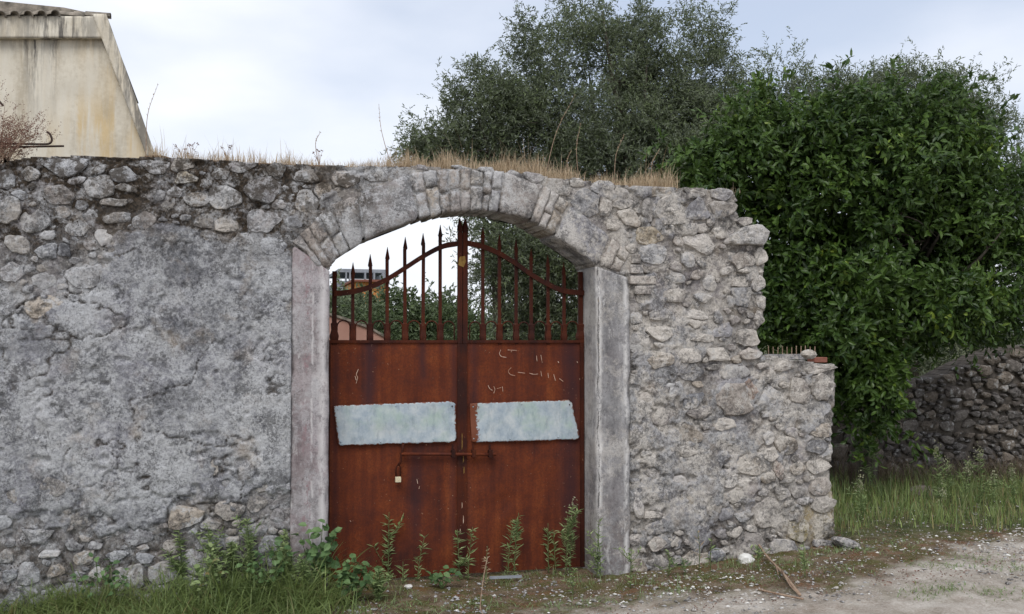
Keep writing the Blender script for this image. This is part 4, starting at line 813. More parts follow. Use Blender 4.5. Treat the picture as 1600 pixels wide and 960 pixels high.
# ------------------------------------------------------------------ trees
def sprays(centres, out_dir, per, leaves_per, slen, llen, lw, up=.3, spread=.16, droop=.1, shape='rhomb', rg=rng):
    n = len(centres) * per; C0 = np.repeat(centres, per, 0) + rg.normal(size=(n, 3)) * spread; O = np.repeat(out_dir, per, 0)
    Dr = unit(O * .7 + rg.normal(size=(n, 3)) * .75 + [0, 0, up]); L = slen * rg.uniform(.5, 1.25, n); ctint = np.repeat(np.repeat(rg.random(len(centres) // 7 + 1), 7)[:len(centres)], per)
    m = leaves_per; t = (np.arange(m) + rg.random((n, m)) * .6) / m
    P = C0[:, None] + Dr[:, None] * (L[:, None] * t)[..., None]; P[..., 2] -= droop * (L[:, None] * t) ** 2 / slen * 2
    A = unit(Dr[:, None] * .75 + rg.normal(size=(n, m, 3)) * .62 + np.array([0, 0, -.12]))
    P = P.reshape(-1, 3); A = A.reshape(-1, 3); k = len(P); ll = llen * rg.uniform(.6, 1.2, k); ww = lw * rg.uniform(.7, 1.2, k)
    tint = np.clip(np.repeat(ctint, per and m) * .45 + rg.random(k) * .55, 0, 1)
    return P, A, ll, ww, tint
def sample_blobs(blobs, n, surf=.33, rg=rng, per=7, sig=.15):
    c, d = _sample(blobs, n // per, surf, rg); o = rg.normal(size=(len(c), per, 3)) * sig * rg.uniform(.6, 1.3, (len(c), 1, 1)); P = (c[:, None] + o).reshape(-1, 3)
    return P, unit(np.repeat(d, per, 0) * .6 + o.reshape(-1, 3) / sig * .6)
def _sample(blobs, n, surf, rg):
    vol = np.array([b[1][0] * b[1][1] * b[1][2] for b in blobs]) ** .8; pick = rg.choice(len(blobs), n, p=vol / vol.sum())
    c = np.array([b[0] for b in blobs])[pick]; r = np.array([b[1] for b in blobs])[pick]; d = unit(rg.normal(size=(n, 3))); rad = rg.random(n)[:, None] ** surf
    return c + d * r * rad, d
def blob(u, v, rpx, depth, rz=None, ry=None):
    r = rpx / F * depth; return (at(u, v, depth), (r, r * (ry or 1.0), (rz / F * depth) if rz else r))
def branches(base, fork, tips, r0, rg=R):
    mb = MB(); base = np.array(base, float); fork = np.array(fork, float)
    mid = (base + fork) / 2 + np.array([rg.uniform(-.1, .1), rg.uniform(-.1, .1), 0]); mb.tube(spline([base, mid, fork], 5), list(np.linspace(r0 * 1.35, r0 * .8, 11)), 9)
    for i, t in enumerate(tips):
        t = np.array(t, float); a = fork + (mid - fork) * rg.uniform(0, .5); m1 = a + (t - a) * .35 + np.array([rg.uniform(-.2, .2), rg.uniform(-.2, .2), rg.uniform(.05, .4)]); m2 = a + (t - a) * .7 + np.array([rg.uniform(-.2, .2), rg.uniform(-.2, .2), rg.uniform(0, .2)])
        rr = r0 * rg.uniform(.3, .55); P = spline([a, m1, m2, t], 5); mb.tube(P, list(np.linspace(rr, rr * .12, len(P))), 6)
        for k in range(4):
            q_ = P[rg.randrange(5, len(P) - 3)]; e = q_ + np.array([rg.gauss(0, .28), rg.gauss(0, .28), rg.gauss(.0, .2)]); mb.tube(spline([q_, (q_ + e) / 2 + np.array([0, 0, .06]), e], 3), list(np.linspace(rr * .35, rr * .06, 7)), 4)
    return mb
def tree(name, label, blobs, base, fork, n_cl, per, lpe, slen, llen, lw, mat, r0=.16, tips=14, group=None, up=.3, spread=.16, droop=.1, surf=.33, cat='tree', leafname='crown'):
    t = thing(name, label, cat, base, group); C, Dn = sample_blobs(blobs, n_cl, surf)
    idx = rng.choice(len(C), tips, replace=False); branches(base, fork, C[idx], r0).build('trunk', M['bark'], t, base, True)
    zt_ = C[:, 2]; P, A, ll, ww, ti = sprays(C, Dn, per, lpe, slen, llen, lw, up, spread, droop); V, T = leaves(P, A, ll, ww)
    o = link(leafname, npmesh(leafname, V - np.array(base), [T], mat, False, {'tint': np.repeat(ti, 4)}), t, base); o['kind'] = 'stuff'; return t
g0 = lambda p: (p[0], p[1], float(gz(np.array([p[0]]), np.array([p[1]]))[0]) - .05)
B1 = [blob(870, 75, 70, 16, 50), blob(830, 120, 45, 16, 60), blob(960, 110, 90, 16.3, 75), blob(900, 190, 110, 16, 75), blob(1010, 180, 110, 16.4, 90), blob(1075, 55, 48, 16.6, 60), blob(1100, 150, 58, 16.5, 75), blob(1080, 240, 90, 16, 60), blob(950, 280, 120, 16, 80), blob(840, 270, 70, 15.6, 60), blob(1050, 330, 90, 16, 80),
      blob(815, 200, 30, 15.8, 55), blob(880, 350, 90, 15.5, 70), blob(800, 380, 66, 15.2, 55), blob(860, 440, 85, 15.4, 60), blob(765, 440, 30, 15.2, 70), blob(940, 450, 60, 15.6, 70), blob(840, 400, 80, 15.2, 60), blob(880, 470, 70, 15.2, 50), blob(790, 430, 50, 15.1, 60), blob(830, 500, 60, 15.2, 40), blob(985, 40, 30, 16.5, 40), blob(900, 40, 34, 16, 26), blob(1085, 20, 42, 16.5, 40), blob(1125, 120, 40, 16.5, 60), blob(1020, 90, 50, 16.4, 50), blob(1140, 200, 50, 16.5, 70), blob(815, 60, 24, 16, 34)]
ob = g0(at(985, 640, 16.2)); tree('olive_tree', 'tall grey-green olive tree rising behind the arched gateway', B1, ob, at(960, 330, 16.2), 3400, 7, 10, .25, .072, .019, M['olive_leaf'], .22, 26, 'olive trees behind the wall', spread=.08)
B2 = [blob(760, 170, 40, 15.2, 50), blob(720, 215, 40, 15.2, 34), blob(690, 235, 46, 15.2, 18), blob(765, 235, 45, 15.4, 40), blob(790, 160, 24, 15.3, 40), blob(660, 246, 34, 15.2, 16), blob(680, 232, 30, 15.2, 18), blob(735, 190, 40, 15.2, 40), blob(650, 252, 24, 15.2, 14), blob(742, 135, 20, 15.2, 22), blob(740, 280, 60, 15.4, 26)]
ob = g0(at(800, 620, 15.4)); tree('olive_tree', 'low thin olive tree left of the tall one, above the arch grass', B2, ob, at(775, 330, 15.3), 640, 7, 10, .22, .068, .018, M['olive_leaf'], .10, 12, 'olive trees behind the wall', spread=.08)
B3 = [blob(1330, 145, 80, 17, 42), blob(1430, 155, 70, 17, 42), blob(1245, 160, 55, 17, 50), blob(1500, 200, 70, 16.8, 65), blob(1560, 260, 55, 16.6, 75), blob(1590, 370, 60, 16.5, 100), blob(1200, 210, 70, 17, 60), blob(1400, 220, 130, 17.5, 90), blob(1600, 470, 60, 16.5, 60), blob(1390, 112, 24, 17, 20), blob(1450, 116, 22, 17, 18), blob(1220, 125, 16, 17, 20), blob(1700, 330, 110, 16.5, 120), blob(1500, 470, 90, 17, 70), blob(1420, 530, 80, 17, 50), blob(1560, 520, 60, 17, 40)]
ob = g0(at(1420, 640, 17)); tree('olive_tree', 'silvery olive tree showing above and to the right of the dark citrus tree', B3, ob, at(1420, 360, 17), 2250, 7, 11, .34, .075, .019, M['olive_leaf'], .2, 20, 'olive trees behind the wall', up=.55, spread=.08)
# citrus tree
B4 = [blob(1340, 270, 180, 12.2, 105), blob(1160, 265, 72, 11.6, 56), blob(1220, 215, 70, 11.8, 46), blob(1300, 195, 75, 12, 38), blob(1390, 190, 60, 12, 34), blob(1460, 220, 95, 12, 66), blob(1215, 440, 60, 11.6, 60), blob(1225, 500, 60, 11.6, 40), blob(1570, 340, 50, 12, 70), blob(1530, 310, 80, 12, 90), blob(1250, 360, 130, 11.8, 110), blob(1400, 400, 150, 11.8, 120), blob(1540, 430, 75, 12, 90), blob(1290, 480, 110, 11.6, 70), blob(1440, 475, 110, 11.8, 50), blob(1540, 480, 60, 12, 40), blob(1350, 560, 52, 11.4, 60), blob(1340, 625, 46, 11.4, 45), blob(1110, 260, 38, 11.5, 40), blob(1085, 245, 24, 11.5, 34), blob(1130, 215, 46, 11.6, 34), blob(1105, 255, 40, 11.5, 40), blob(1150, 240, 60, 11.5, 50), blob(1180, 180, 40, 11.7, 30), blob(1500, 520, 46, 11.9, 20), blob(1355, 650, 40, 11.4, 34), blob(1320, 600, 30, 11.3, 50), blob(1372, 600, 34, 11.4, 50)]
ob = g0(at(1352, 740, 12.6)); ct = thing('citrus_tree', 'dense dark green citrus tree with glossy leaves beyond the stepped right end of the wall', 'tree', ob)
C, Dn = sample_blobs(B4, 2700, .25, sig=.12)
branches(ob, at(1375, 520, 12.5), C[rng.choice(len(C), 16, replace=False)], .10).build('trunk', M['bark'], ct, ob, True)
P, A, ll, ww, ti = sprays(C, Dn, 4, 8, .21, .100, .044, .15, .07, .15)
def broad(C, A, L, Wd, rg=rng, nrm=None):
    n = len(C); r = (rg.normal(size=(n, 3)) if nrm is None else nrm + rg.normal(size=(n, 3)) * .6); s = unit(np.cross(A, r)); nm = np.cross(s, A); L = L[:, None]; Wd = Wd[:, None]
    V = np.stack([C, C + A * L * .3 + s * Wd * .42 + nm * Wd * .16, C + A * L * .68 + s * Wd * .4 + nm * Wd * .1, C + A * L - nm * L * .12, C + A * L * .68 - s * Wd * .4 + nm * Wd * .1, C + A * L * .3 - s * Wd * .42 + nm * Wd * .16, C + A * L * .5 - nm * L * .0], 1).reshape(-1, 3)
    b = np.arange(n)[:, None] * 7; T = np.concatenate([b + [0, 1, 6], b + [1, 2, 6], b + [2, 3, 6], b + [3, 4, 6], b + [4, 5, 6], b + [5, 0, 6]]); return V, T
outn = unit(P - at(1350, 420, 13.0)) + [0, 0, .5]
dep = (P - CAM) @ FWD; uu, vv = project(P); score = dep + rng.random(len(dep)) * .35 + ((uu < 1205) & (vv > 300)) * 9 + (vv > 680) * 9 + (uu > 1600) * 9
sel = np.argsort(score)[:290]; msk = np.ones(len(P), bool); msk[sel] = False
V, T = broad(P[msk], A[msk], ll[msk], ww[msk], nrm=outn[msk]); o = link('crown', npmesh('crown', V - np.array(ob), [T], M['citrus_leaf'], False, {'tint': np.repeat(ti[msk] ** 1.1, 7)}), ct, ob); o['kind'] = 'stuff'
for i in sel:
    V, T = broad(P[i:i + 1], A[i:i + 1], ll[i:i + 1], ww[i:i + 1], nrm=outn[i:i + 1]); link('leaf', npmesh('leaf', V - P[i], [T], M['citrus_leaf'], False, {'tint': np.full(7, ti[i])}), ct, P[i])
# trees far behind, seen between the bars
far = [(545, 470, 42, 40, 32, 'far_leaf_pale', 'pale feathery tree far behind the gate, leftmost of those behind the bars'), (640, 480, 52, 45, 30, 'far_leaf', 'dark green tree far behind the gate, seen through the middle bars of the left leaf'),
       (600, 500, 46, 38, 34, 'far_leaf_pale', 'pale bushy shrub far behind the gate, in front of the dark green tree'), (692, 495, 44, 45, 34, 'far_leaf', 'round green tree far behind the gate, just left of the meeting stiles'), (760, 500, 60, 40, 36, 'far_leaf_pale', 'pale green scrub far behind the gate, seen low through the bars of the right leaf'), (860, 510, 70, 42, 36, 'far_leaf', 'green scrub far behind the gate, low behind the last bars of the right leaf')]
for (u, v, r, rz, dp, mt, lab) in far:
    bl = [blob(u, v + 13, r * .8, dp, rz * .6), blob(u - r * .5, v + 24, r * .5, dp, rz * .5), blob(u + r * .5, v + 27, r * .5, dp, rz * .5), blob(u, v + 60, r * 1.3, dp, rz * 1.2)]
    b_ = g0(at(u, 575, dp)); tree('shrub_tree', lab, bl, b_, at(u, 540, dp), 230, 8, 9, .55, .17, .07, M[mt], .12, 6, 'trees far behind the gate', spread=.25)

# ------------------------------------------------------------------ far buildings
fb = thing('concrete_building', 'unfinished grey concrete frame building on the hill, seen through the left gate bars', 'building', at(570, 470, 75))
def rect(u0, u1, v0, v1, dp, th, name, mat, parent, dy=0):
    a, b = at(u0, v1, dp), at(u1, v0, dp); y = a[1] + dy; k = (y - CAM[1]); a = on_y(u0, v1, y); b = on_y(u1, v0, y); mb = MB(); mb.box((a[0], y, a[2]), (b[0], y + th, b[2])); return mb.build(name, M[mat], parent, a)
rect(529, 602, 421.5, 425.5, 75, 8, 'roof_slab', 'concrete', fb); rect(529, 602, 440, 443, 75, 8, 'floor_slab', 'concrete', fb)
for u in (530, 541, 547, 571, 585, 599): rect(u - 1.2, u + 1.2, 425.5, 440, 75, .5, 'column', 'concrete', fb, .1)
rect(529, 566, 443, 470, 75, 8, 'wall', 'concrete', fb, .05); rect(537, 549, 445, 452, 75, .2, 'window', 'shade_glass', fb, -.2); rect(578, 602, 427, 440, 75, .3, 'parapet', 'concrete', fb, 4)
hb = thing('orange_house', 'orange rendered house in front of the concrete frame building on the hill', 'building', at(585, 470, 68))
rect(553, 607, 440, 480, 68, 6, 'wall', 'orange', hb); rect(551, 609, 437.5, 440, 68, 7, 'roof', 'terracotta', hb, -.4); rect(588, 594, 446, 452, 68, .1, 'window', 'shade_glass', hb, -.06)
pw = thing('pink_wall', 'pink rendered garden wall with sloping top, low behind the left gate leaf', 'wall', at(560, 560, 20))
pts = [on_y(u, v, at(560, 520, 20)[1]) for u, v in [(470, 480), (535, 499), (575, 513), (607, 531), (640, 545), (640, 640), (470, 640)]]; mb = MB(); y = pts[0][1]; mb.prism([(p[0], max(p[2], -.2)) for p in pts][::-1], y, y + .25); mb.build('wall_body', M['pink'], pw, (pts[0][0], y, 0))
mb = MB(); cp = [(p[0], p[2]) for p in pts[:4]]; mb.prism(cp + [(a, b + .05) for a, b in cp[::-1]], y - .04, y + .29); mb.build('coping', M['tile'], pw, (pts[0][0], y, 1))

# ------------------------------------------------------------------ house on the left
HY = 6.0
hs = thing('house', 'cream house end with stained band and clay tiles above the left wall', 'house', on_y(80, 560, HY))
def hp(u, v, y=HY): p = on_y(u, v, y); return (p[0], p[2])
def panel_grid(name, f, nu, nv, y, th, parent, soot, ochre, mat='house'):
    V = []; so_a = []; oc = []
    for i in range(nu + 1):
        for j in range(nv + 1):
            s, t = i / nu, j / nv; u, v = f(s, t); x, z = hp(u, v, y); V.append((x, y + (vnoise(np.array([x * 4]), np.array([z * 4]))[0] - .5) * .015, z)); so_a.append(soot(u, v)); oc.append(ochre(u, v))
    V = np.array(V); ii = np.arange(len(V)).reshape(nu + 1, nv + 1); q_ = np.stack([ii[:-1, :-1], ii[:-1, 1:], ii[1:, 1:], ii[1:, :-1]], -1).reshape(-1, 4); k = len(V)
    rim = np.concatenate([ii[:, 0], ii[-1, 1:], ii[::-1, -1][1:], ii[0, ::-1][1:-1]]); r2 = np.roll(rim, -1); side = np.stack([rim, rim + k, r2 + k, r2], 1)[:, ::-1]
    return link(name, npmesh(name, np.vstack([V, V + [0, th, 0]]) - V[0], [q_, q_[:, ::-1] + k, side], M[mat], True, {'soot': np.tile(so_a, 2), 'ochre': np.tile(oc, 2)}), parent, V[0])
def wallf(s, t):
    v = 56 + t * 560; ur = 159 + (v - 58) * (232 - 159) / (245 - 58) if v < 330 else 159 + 272 * 73 / 187; return (-260 + s * (ur + 260), v)
ex_ = lambda a: math.exp(-a * a)
panel_grid('wall', wallf, 110, 90, HY, 5.0, hs, lambda u, v: min(1, .9 * ex_((u - 52) / 14) * ex_((v - 70) / 90) + .8 * ex_((u - 84) / 5) * ex_((v - 70) / 80) + .35 * ex_((v - 64) / 18)), lambda u, v: min(1, 1.2 * ex_((v - 215) / 60) * (1 if u > 120 else .25) + .7 * ex_((u - (159 + (v - 58) * .39)) / 20) + .3 * ex_((v - 75) / 25)))
panel_grid('band', lambda s, t: (-260 + s * 424, 26 + (1 - s) * -4 + t * (33 + (1 - s) * 5)), 90, 10, HY - .10, .12, hs, lambda u, v: .35 + .65 * ex_((u - 90) / 40), lambda u, v: .15)
def rakef(s, t):
    v = 22 + t * 300; o_ = 164 + (v - 22) * (241 - 164) / (245 - 22); i_ = 158 + (v - 58) * (226 - 158) / (236 - 58); return (i_ + s * (o_ + 2 - i_), v)
panel_grid('rake_band', rakef, 6, 60, HY - .12, .5, hs, lambda u, v: .8, lambda u, v: .2)
# roof behind the band and its tiles
mb = MB(); a = hp(-260, 20); b = hp(166, 26); c_ = hp(100, 12); mb.prism([a, b, c_, (a[0], c_[1] + .06)], HY + .0, HY + 5.0); mb.build('roof', M['tile'], hs, (a[0], HY, a[1]))
def barrel(p, dr, length, r, parent):
    p = np.array(p, float); dr = unit(np.array(dr, float)); s = unit(np.cross(dr, [0, 0, 1.])); n = np.cross(s, dr); V = []; K = 8
    for L_, rr in ((0, r), (length, r * .85)):
        for th_ in (0, .014):
            for k in range(K + 1):
                g_ = math.pi * k / K; V.append(p + dr * L_ + (s * math.cos(g_) + n * math.sin(g_)) * (rr - th_))
    a_ = [np.arange(K + 1) + i * (K + 1) for i in range(4)]; Fc = []
    for k in range(K): Fc += [(a_[0][k], a_[0][k + 1], a_[2][k + 1], a_[2][k]), (a_[1][k + 1], a_[1][k], a_[3][k], a_[3][k + 1]), (a_[0][k + 1], a_[0][k], a_[1][k], a_[1][k + 1]), (a_[2][k], a_[2][k + 1], a_[3][k + 1], a_[3][k])]
    mb = MB(); mb.add(V, [tuple(int(i) for i in f) for f in Fc]); mb.build('roof_tile', M['tile'], parent, p, True)
for k, u in enumerate(range(-60, 96, 21)):
    x, z = hp(u, 22 - .02 * u, HY - .14)
    for r_ in range(3): barrel((x + .0 + r_ * .03, HY - .16 + r_ * .4, z - .035 + r_ * .05), (-.75, 1, .10), .46, .07, hs)
for u in (118, 140, 158):
    x, z = hp(u, 25, HY); barrel((x + .12, HY - .05, z - .03), (-1, .05, .04), .3, .06, hs)

# ------------------------------------------------------------------ field wall on the right, far side of the track
BY = on_z(1450, 762, -.02)[1]
bw = thing('field_wall', 'low dry-stone field wall in shade behind the citrus tree, right of the gateway wall', 'wall', (on_y(1450, 700, BY)[0], BY, 0))
def bp(u, v): p = on_y(u, v, BY); return np.array([p[0], p[2]])
bo_ = [bp(u, v) for u, v in [(1215, 612), (1290, 612), (1330, 604), (1380, 598), (1420, 592), (1470, 590), (1500, 575), (1540, 556), (1570, 545), (1610, 540), (1700, 538), (1850, 545), (1850, 790), (1215, 790)]]
cs2 = .03; xb = np.arange(bo_[0][0], bo_[-2][0], cs2); zb = np.arange(-.25, 2.1, cs2); XB, ZB = np.meshgrid(xb, zb, indexing='ij'); PB = np.stack([XB.ravel(), ZB.ravel()], 1)
e1, p1 = sdf(PB, bo_); vb = np.arange(len(PB)).reshape(len(xb), len(zb)); PB = np.where((e1 > 0)[:, None] & (e1 < .05)[:, None], p1, PB); cl = np.stack([vb[:-1, :-1], vb[1:, :-1], vb[1:, 1:], vb[:-1, 1:]], -1).reshape(-1, 4); cl = cl[(e1[cl] < 0).sum(1) >= 2]
yb_ = BY + .02 + (fbm(PB[:, 0] * 5, PB[:, 1] * 5, 2., 3) - .5) * .06; Vf = np.stack([PB[:, 0], yb_, PB[:, 1]], 1); k = len(Vf); Eb = np.concatenate([cl[:, [0, 1]], cl[:, [1, 2]], cl[:, [2, 3]], cl[:, [3, 0]]])
kk = np.sort(Eb, 1); kk = kk[:, 0].astype(np.int64) * k + kk[:, 1]; _, inv, cnt = np.unique(kk, return_inverse=True, return_counts=True); be2 = Eb[cnt[inv] == 1]; side = np.stack([be2[:, 1], be2[:, 0], be2[:, 0] + k, be2[:, 1] + k], 1)
M['joint'] = flat_mat('dark_earth_joints', (0.045, 0.038, 0.032), (0.13, 0.112, 0.095), 12)
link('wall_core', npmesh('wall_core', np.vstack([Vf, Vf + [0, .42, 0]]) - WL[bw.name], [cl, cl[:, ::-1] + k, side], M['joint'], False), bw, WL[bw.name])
S2 = []
def in2(x, z): return sdf(np.array([[x, z]]), bo_)[0][0] < -.02 and z > .1
x0_ = bp(1330, 700)[0]
for sz, n_ in (((.19, .30), 260), ((.12, .19), 2200), ((.08, .12), 2600)): fill(S2, lambda x, z: in2(x, z) and x > x0_, n_, sz, (x0_, bo_[-2][0], 0.05, 1.95), .84)
fill(S2, lambda x, z: in2(x, z) and x <= x0_, 500, (.15, .3), (bo_[0][0], x0_, 0.05, 1.6), .9)
for q_ in S2: q_['h'] *= .95; q_['w'] *= 1.22; q_['r'] *= .35; q_['e'] = R.uniform(3, 6)
fit_stones(S2, .014)
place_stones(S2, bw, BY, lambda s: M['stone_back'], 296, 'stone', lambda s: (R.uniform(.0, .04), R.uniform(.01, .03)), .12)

# ------------------------------------------------------------------ loose things on the low wall and on the wall top
rk = thing('iron_grille', 'row of thin upright iron rods on a bar behind the low wall step', 'grille', on_y(1240, 556, .62))
mb = MB(); a, b = on_y(1196, 557, .6), on_y(1274, 557.5, .6); mb.box((a[0], .6, a[2] - .03), (b[0], .63, a[2] + .02)); mb.build('flat_bar', M['stone_grey'], rk, a)
for u in np.linspace(1201, 1273, 11):
    p = on_y(u, 558, .61); t_ = on_y(u + R.uniform(-1, 1), 541 + R.uniform(-1, 2), .61); mb = MB(); mb.tube([p, t_], .0045, 5); mb.build('rod', M['twig'], rk, p)
mb = MB(); a, b = on_y(1273, 567, .45), on_y(1293, 558.5, .45); mb.box((a[0], .45, a[2]), (b[0], .58, b[2])); o = mb.build('brick_block', M['terracotta'], None, a, bevel=.006); tag(o, 'red brick lying at the end of the low wall step', 'brick')
def rock(name, label, u, v, w_, h_, y=None, mat='stone_warm', group=None, cat='rock', ang=0, seed=0, z=None, sink=.25, depthf=.8):
    p = on_y(u, v, y) if z is None else on_z(u, v, z); k = ((p - CAM) @ FWD) / F; rx, rz = w_ * k / 2, h_ * k / 2; rg = np.random.default_rng(seed + 3); nl, na = 7, 12; V = []
    pl_ = [(unit(rg.normal(size=3)), rg.uniform(.62, .9)) for _ in range(9)]
    for i in range(nl):
        t_ = -math.pi / 2 + math.pi * i / (nl - 1)
        for j in range(na if 0 < i < nl - 1 else 1):
            g_ = 2 * math.pi * j / na; d_ = np.array([math.cos(t_) * math.cos(g_), math.cos(t_) * math.sin(g_), math.sin(t_)]); r_ = 1.0
            for n_, c in pl_:
                dn = d_ @ n_
                if dn > 0: r_ = min(r_, c / dn)
            V.append(d_ * r_ * np.array([rx, rx * depthf, rz]) * rg.uniform(.96, 1.04))
    ca, sa = math.cos(math.radians(ang)), math.sin(math.radians(ang)); V = np.array(V); V = np.stack([V[:, 0] * ca - V[:, 2] * sa, V[:, 1], V[:, 0] * sa + V[:, 2] * ca], 1)
    Fc3 = []; Fq = []; st_ = lambda i: 0 if i == 0 else 1 + (i - 1) * na
    for j in range(na): Fc3 += [(0, 1 + (j + 1) % na, 1 + j), (len(V) - 1, st_(nl - 2) + j, st_(nl - 2) + (j + 1) % na)]
    for i in range(1, nl - 2):
        for j in range(na): Fq.append((st_(i) + j, st_(i) + (j + 1) % na, st_(i + 1) + (j + 1) % na, st_(i + 1) + j))
    o = link(name, npmesh(name, V, [np.array(Fc3), np.array(Fq)], M[mat], False), None, p + [0, 0, rz * (1 - sink)] if z is not None else p)
    return tag(o, label, cat, group)
rock('loose_stone', 'small pointed stone sitting on the low step of the wall', 1263, 555, 27, 18, .2, 'stone_warm', seed=4)
rock('white_rock', 'bright white rock lying at the wall foot beside the dead branch', 1166, 888, 32, 24, None, 'white_rock', ang=-18, seed=9, z=.03, sink=.1)
rock('white_chunk', 'small white chunk of stone just right of the bright white rock', 1189, 889, 18, 10, None, 'white_rock', seed=2, z=.03, ang=-25)
rock('leaning_stone', 'upright grey stone leaning at the wall foot near the right jamb', 1010, 882, 26, 34, None, 'stone_grey', seed=5, z=.02, ang=10, sink=0)
rock('red_stone', 'reddish brown stone at the wall foot, right of the upright grey one', 1036, 878, 26, 28, None, 'stone_red', seed=6, z=.02, sink=.1)
rock('foot_stone', 'long grey stone lying against the foot of the wall corner at its far right end', 1322, 858, 50, 20, None, 'stone_grey', seed=7, z=.12, ang=-20, sink=.2)
rock('foot_stone', 'grey stone at the wall foot left of the bright white rock', 1120, 880, 34, 26, None, 'stone_grey', seed=17, z=.05, sink=.2)
rock('foot_stone', 'small pinkish stone at the foot of the wall below the dark hollow', 1092, 872, 24, 22, None, 'stone_red', seed=18, z=.05, sink=.2)
rock('flat_stone', 'flat pale stone on the moss right of the white rock', 1224, 872, 22, 10, None, 'stone_pale', seed=19, z=.06, sink=.3)
rock('yellowish_stone', 'small cream stone on the ground in front of the left gate leaf', 638, 920, 14, 9, None, 'white_rock', seed=21, z=.01)
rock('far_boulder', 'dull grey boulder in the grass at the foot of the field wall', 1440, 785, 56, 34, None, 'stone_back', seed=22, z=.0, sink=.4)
# plank bit leaning at gate foot
mb = MB(); a, b = on_z(765, 903, .03), on_z(815, 901, .03); mb.tube([a, b], .015, 4, flat=.4); o = mb.build('board_piece', M['plate'].copy() if False else M['concrete'], None, a); tag(o, 'thin pale board lying on the ground before the gate', 'board')
# branch
br = thing('dead_branch', 'bare reddish dead branch lying on the ground right of the white rock', 'branch', on_z(1210, 900, .05))
mb = MB(); mb.tube(spline([gpt(1168, 860, .10), gpt(1182, 872, .09), gpt(1200, 892, .06), gpt(1222, 912, .04), gpt(1250, 941, .03)], 4), list(np.linspace(.006, .013, 17)), 6); mb.build('main_stem', M['twig'], br, gpt(1200, 892), True)
for pts in ([(1200, 892), (1212, 905), (1216, 917)], [(1168, 860), (1158, 853), (1163, 866)], [(1222, 912), (1235, 932), (1248, 945)], [(1185, 874), (1196, 870), (1205, 872)]):
    mb = MB(); mb.tube(spline([gpt(u, v, .055) for u, v in pts], 3), list(np.linspace(.007, .003, 7)), 5); mb.build('side_twig', M['twig'], br, gpt(*pts[0]), True)
mb = MB(); mb.tube(spline([gpt(1185, 930, .02), gpt(1215, 937, .02), gpt(1255, 946, .02)], 4), .008, 5); o = mb.build('stick', M['twig'], None, gpt(1185, 930), True); tag(o, 'pale thin stick lying on the gravel below the dead branch', 'stick')
# rebar and dry bush at top left
rb = thing('reinforcing_rods', 'two rusty rods, one hooked, sticking out over the wall top at the left', 'rods', on_y(20, 228, .25))
mb = MB(); mb.tube(spline([on_y(-40, 224, .25), on_y(30, 225, .25), on_y(68, 225.5, .25), on_y(78, 224, .25), on_y(81, 218, .25), on_y(78, 210, .25), on_y(73, 206, .25)], 5), .008, 7); mb.build('hooked_rod', M['iron'], rb, on_y(20, 225, .25), True)
mb = MB(); mb.tube([on_y(-40, 231, .3), on_y(100, 228.5, .3)], .008, 7); mb.build('straight_rod', M['iron'], rb, on_y(20, 229, .3), True)
mb = MB(); mb.tube(spline([on_y(-20, 140, .3), on_y(0, 160, .3), on_y(5, 166, .3)], 3), .008, 6); mb.build('upper_rod', M['iron'], rb, on_y(0, 160, .3), True)
db = thing('dry_bush', 'dry reddish brown bush growing on the wall top at the far left', 'bush', on_y(5, 255, .2))
cs_ = [on_y(u, v, .2) for u, v in [(0, 225), (20, 215), (35, 205), (10, 200), (45, 220), (0, 240), (25, 238), (-25, 215), (-20, 235), (55, 212), (60, 205), (5, 185), (8, 160)]]; wts = np.array([3, 3, 2, 2, 1.2, 3, 2, 3, 3, .5, .4, .7, .3]); ix = rng.choice(len(cs_), 210, p=wts / wts.sum())
C = np.array(cs_)[ix] + rng.normal(size=(210, 3)) * [.05, .09, .035]; P, A, ll, ww, ti = sprays(C, unit(C - on_y(-10, 255, .2)), 4, 9, .10, .013, .006, .4, .02, 0); V, T = leaves(P, A, ll, ww); o = link('foliage', npmesh('foliage', V - WL[db.name], [T], M['dry_red'], False, {'tint': np.repeat(ti, 4)}), db, WL[db.name]); o['kind'] = 'stuff'
mb = MB(); 
for c in cs_[::1] + [on_y(R.uniform(-30, 60), R.uniform(185, 235), .2) for _ in range(22)]: mb.tube(spline([on_y(R.uniform(-15, 15), 256, .2), (on_y(0, 256, .2) + c) / 2 + np.array([0, 0, .03]), c], 3), [.004, .004, .003, .003, .002, .002, .001], 4)
mb.build('stems', M['twig'], db, WL[db.name])

# ------------------------------------------------------------------ grasses
def blades(base, h, lean, wd, rg=rng, curve=.5):
    n = len(base); a = rg.uniform(0, 2 * math.pi, n); ld = np.stack([np.cos(a), np.sin(a), np.zeros(n)], 1); sd_ = np.stack([-np.sin(a + rg.normal(size=n)), np.cos(a), np.zeros(n)], 1); sd_ = unit(sd_); V = []
    for t, w_ in ((0, 1), (.4, .85), (.75, .55), (1, 0)):
        p = base + np.array([0, 0, 1]) * (h * t * (1 - .25 * lean * t))[:, None] + ld * (h * lean * (t ** 1.8))[:, None]
        if w_: V += [p - sd_ * (wd * w_ / 2)[:, None], p + sd_ * (wd * w_ / 2)[:, None]]
        else: V += [p]
    V = np.stack(V, 1).reshape(-1, 3); b = np.arange(n)[:, None] * 7
    return V, np.concatenate([b + [0, 1, 3], b + [0, 3, 2], b + [2, 3, 5], b + [2, 5, 4], b + [4, 5, 6]])
def grass(name, label, cat, base, h, lean, wd, mat, tint=None):
    V, T = blades(base, h, lean, wd); t_ = rng.random(len(base)) if tint is None else tint
    o = link(name, npmesh(name, V, [T], M[mat], False, {'tint': np.repeat(t_, 7)})); o['kind'] = 'stuff'; return tag(o, label, cat)
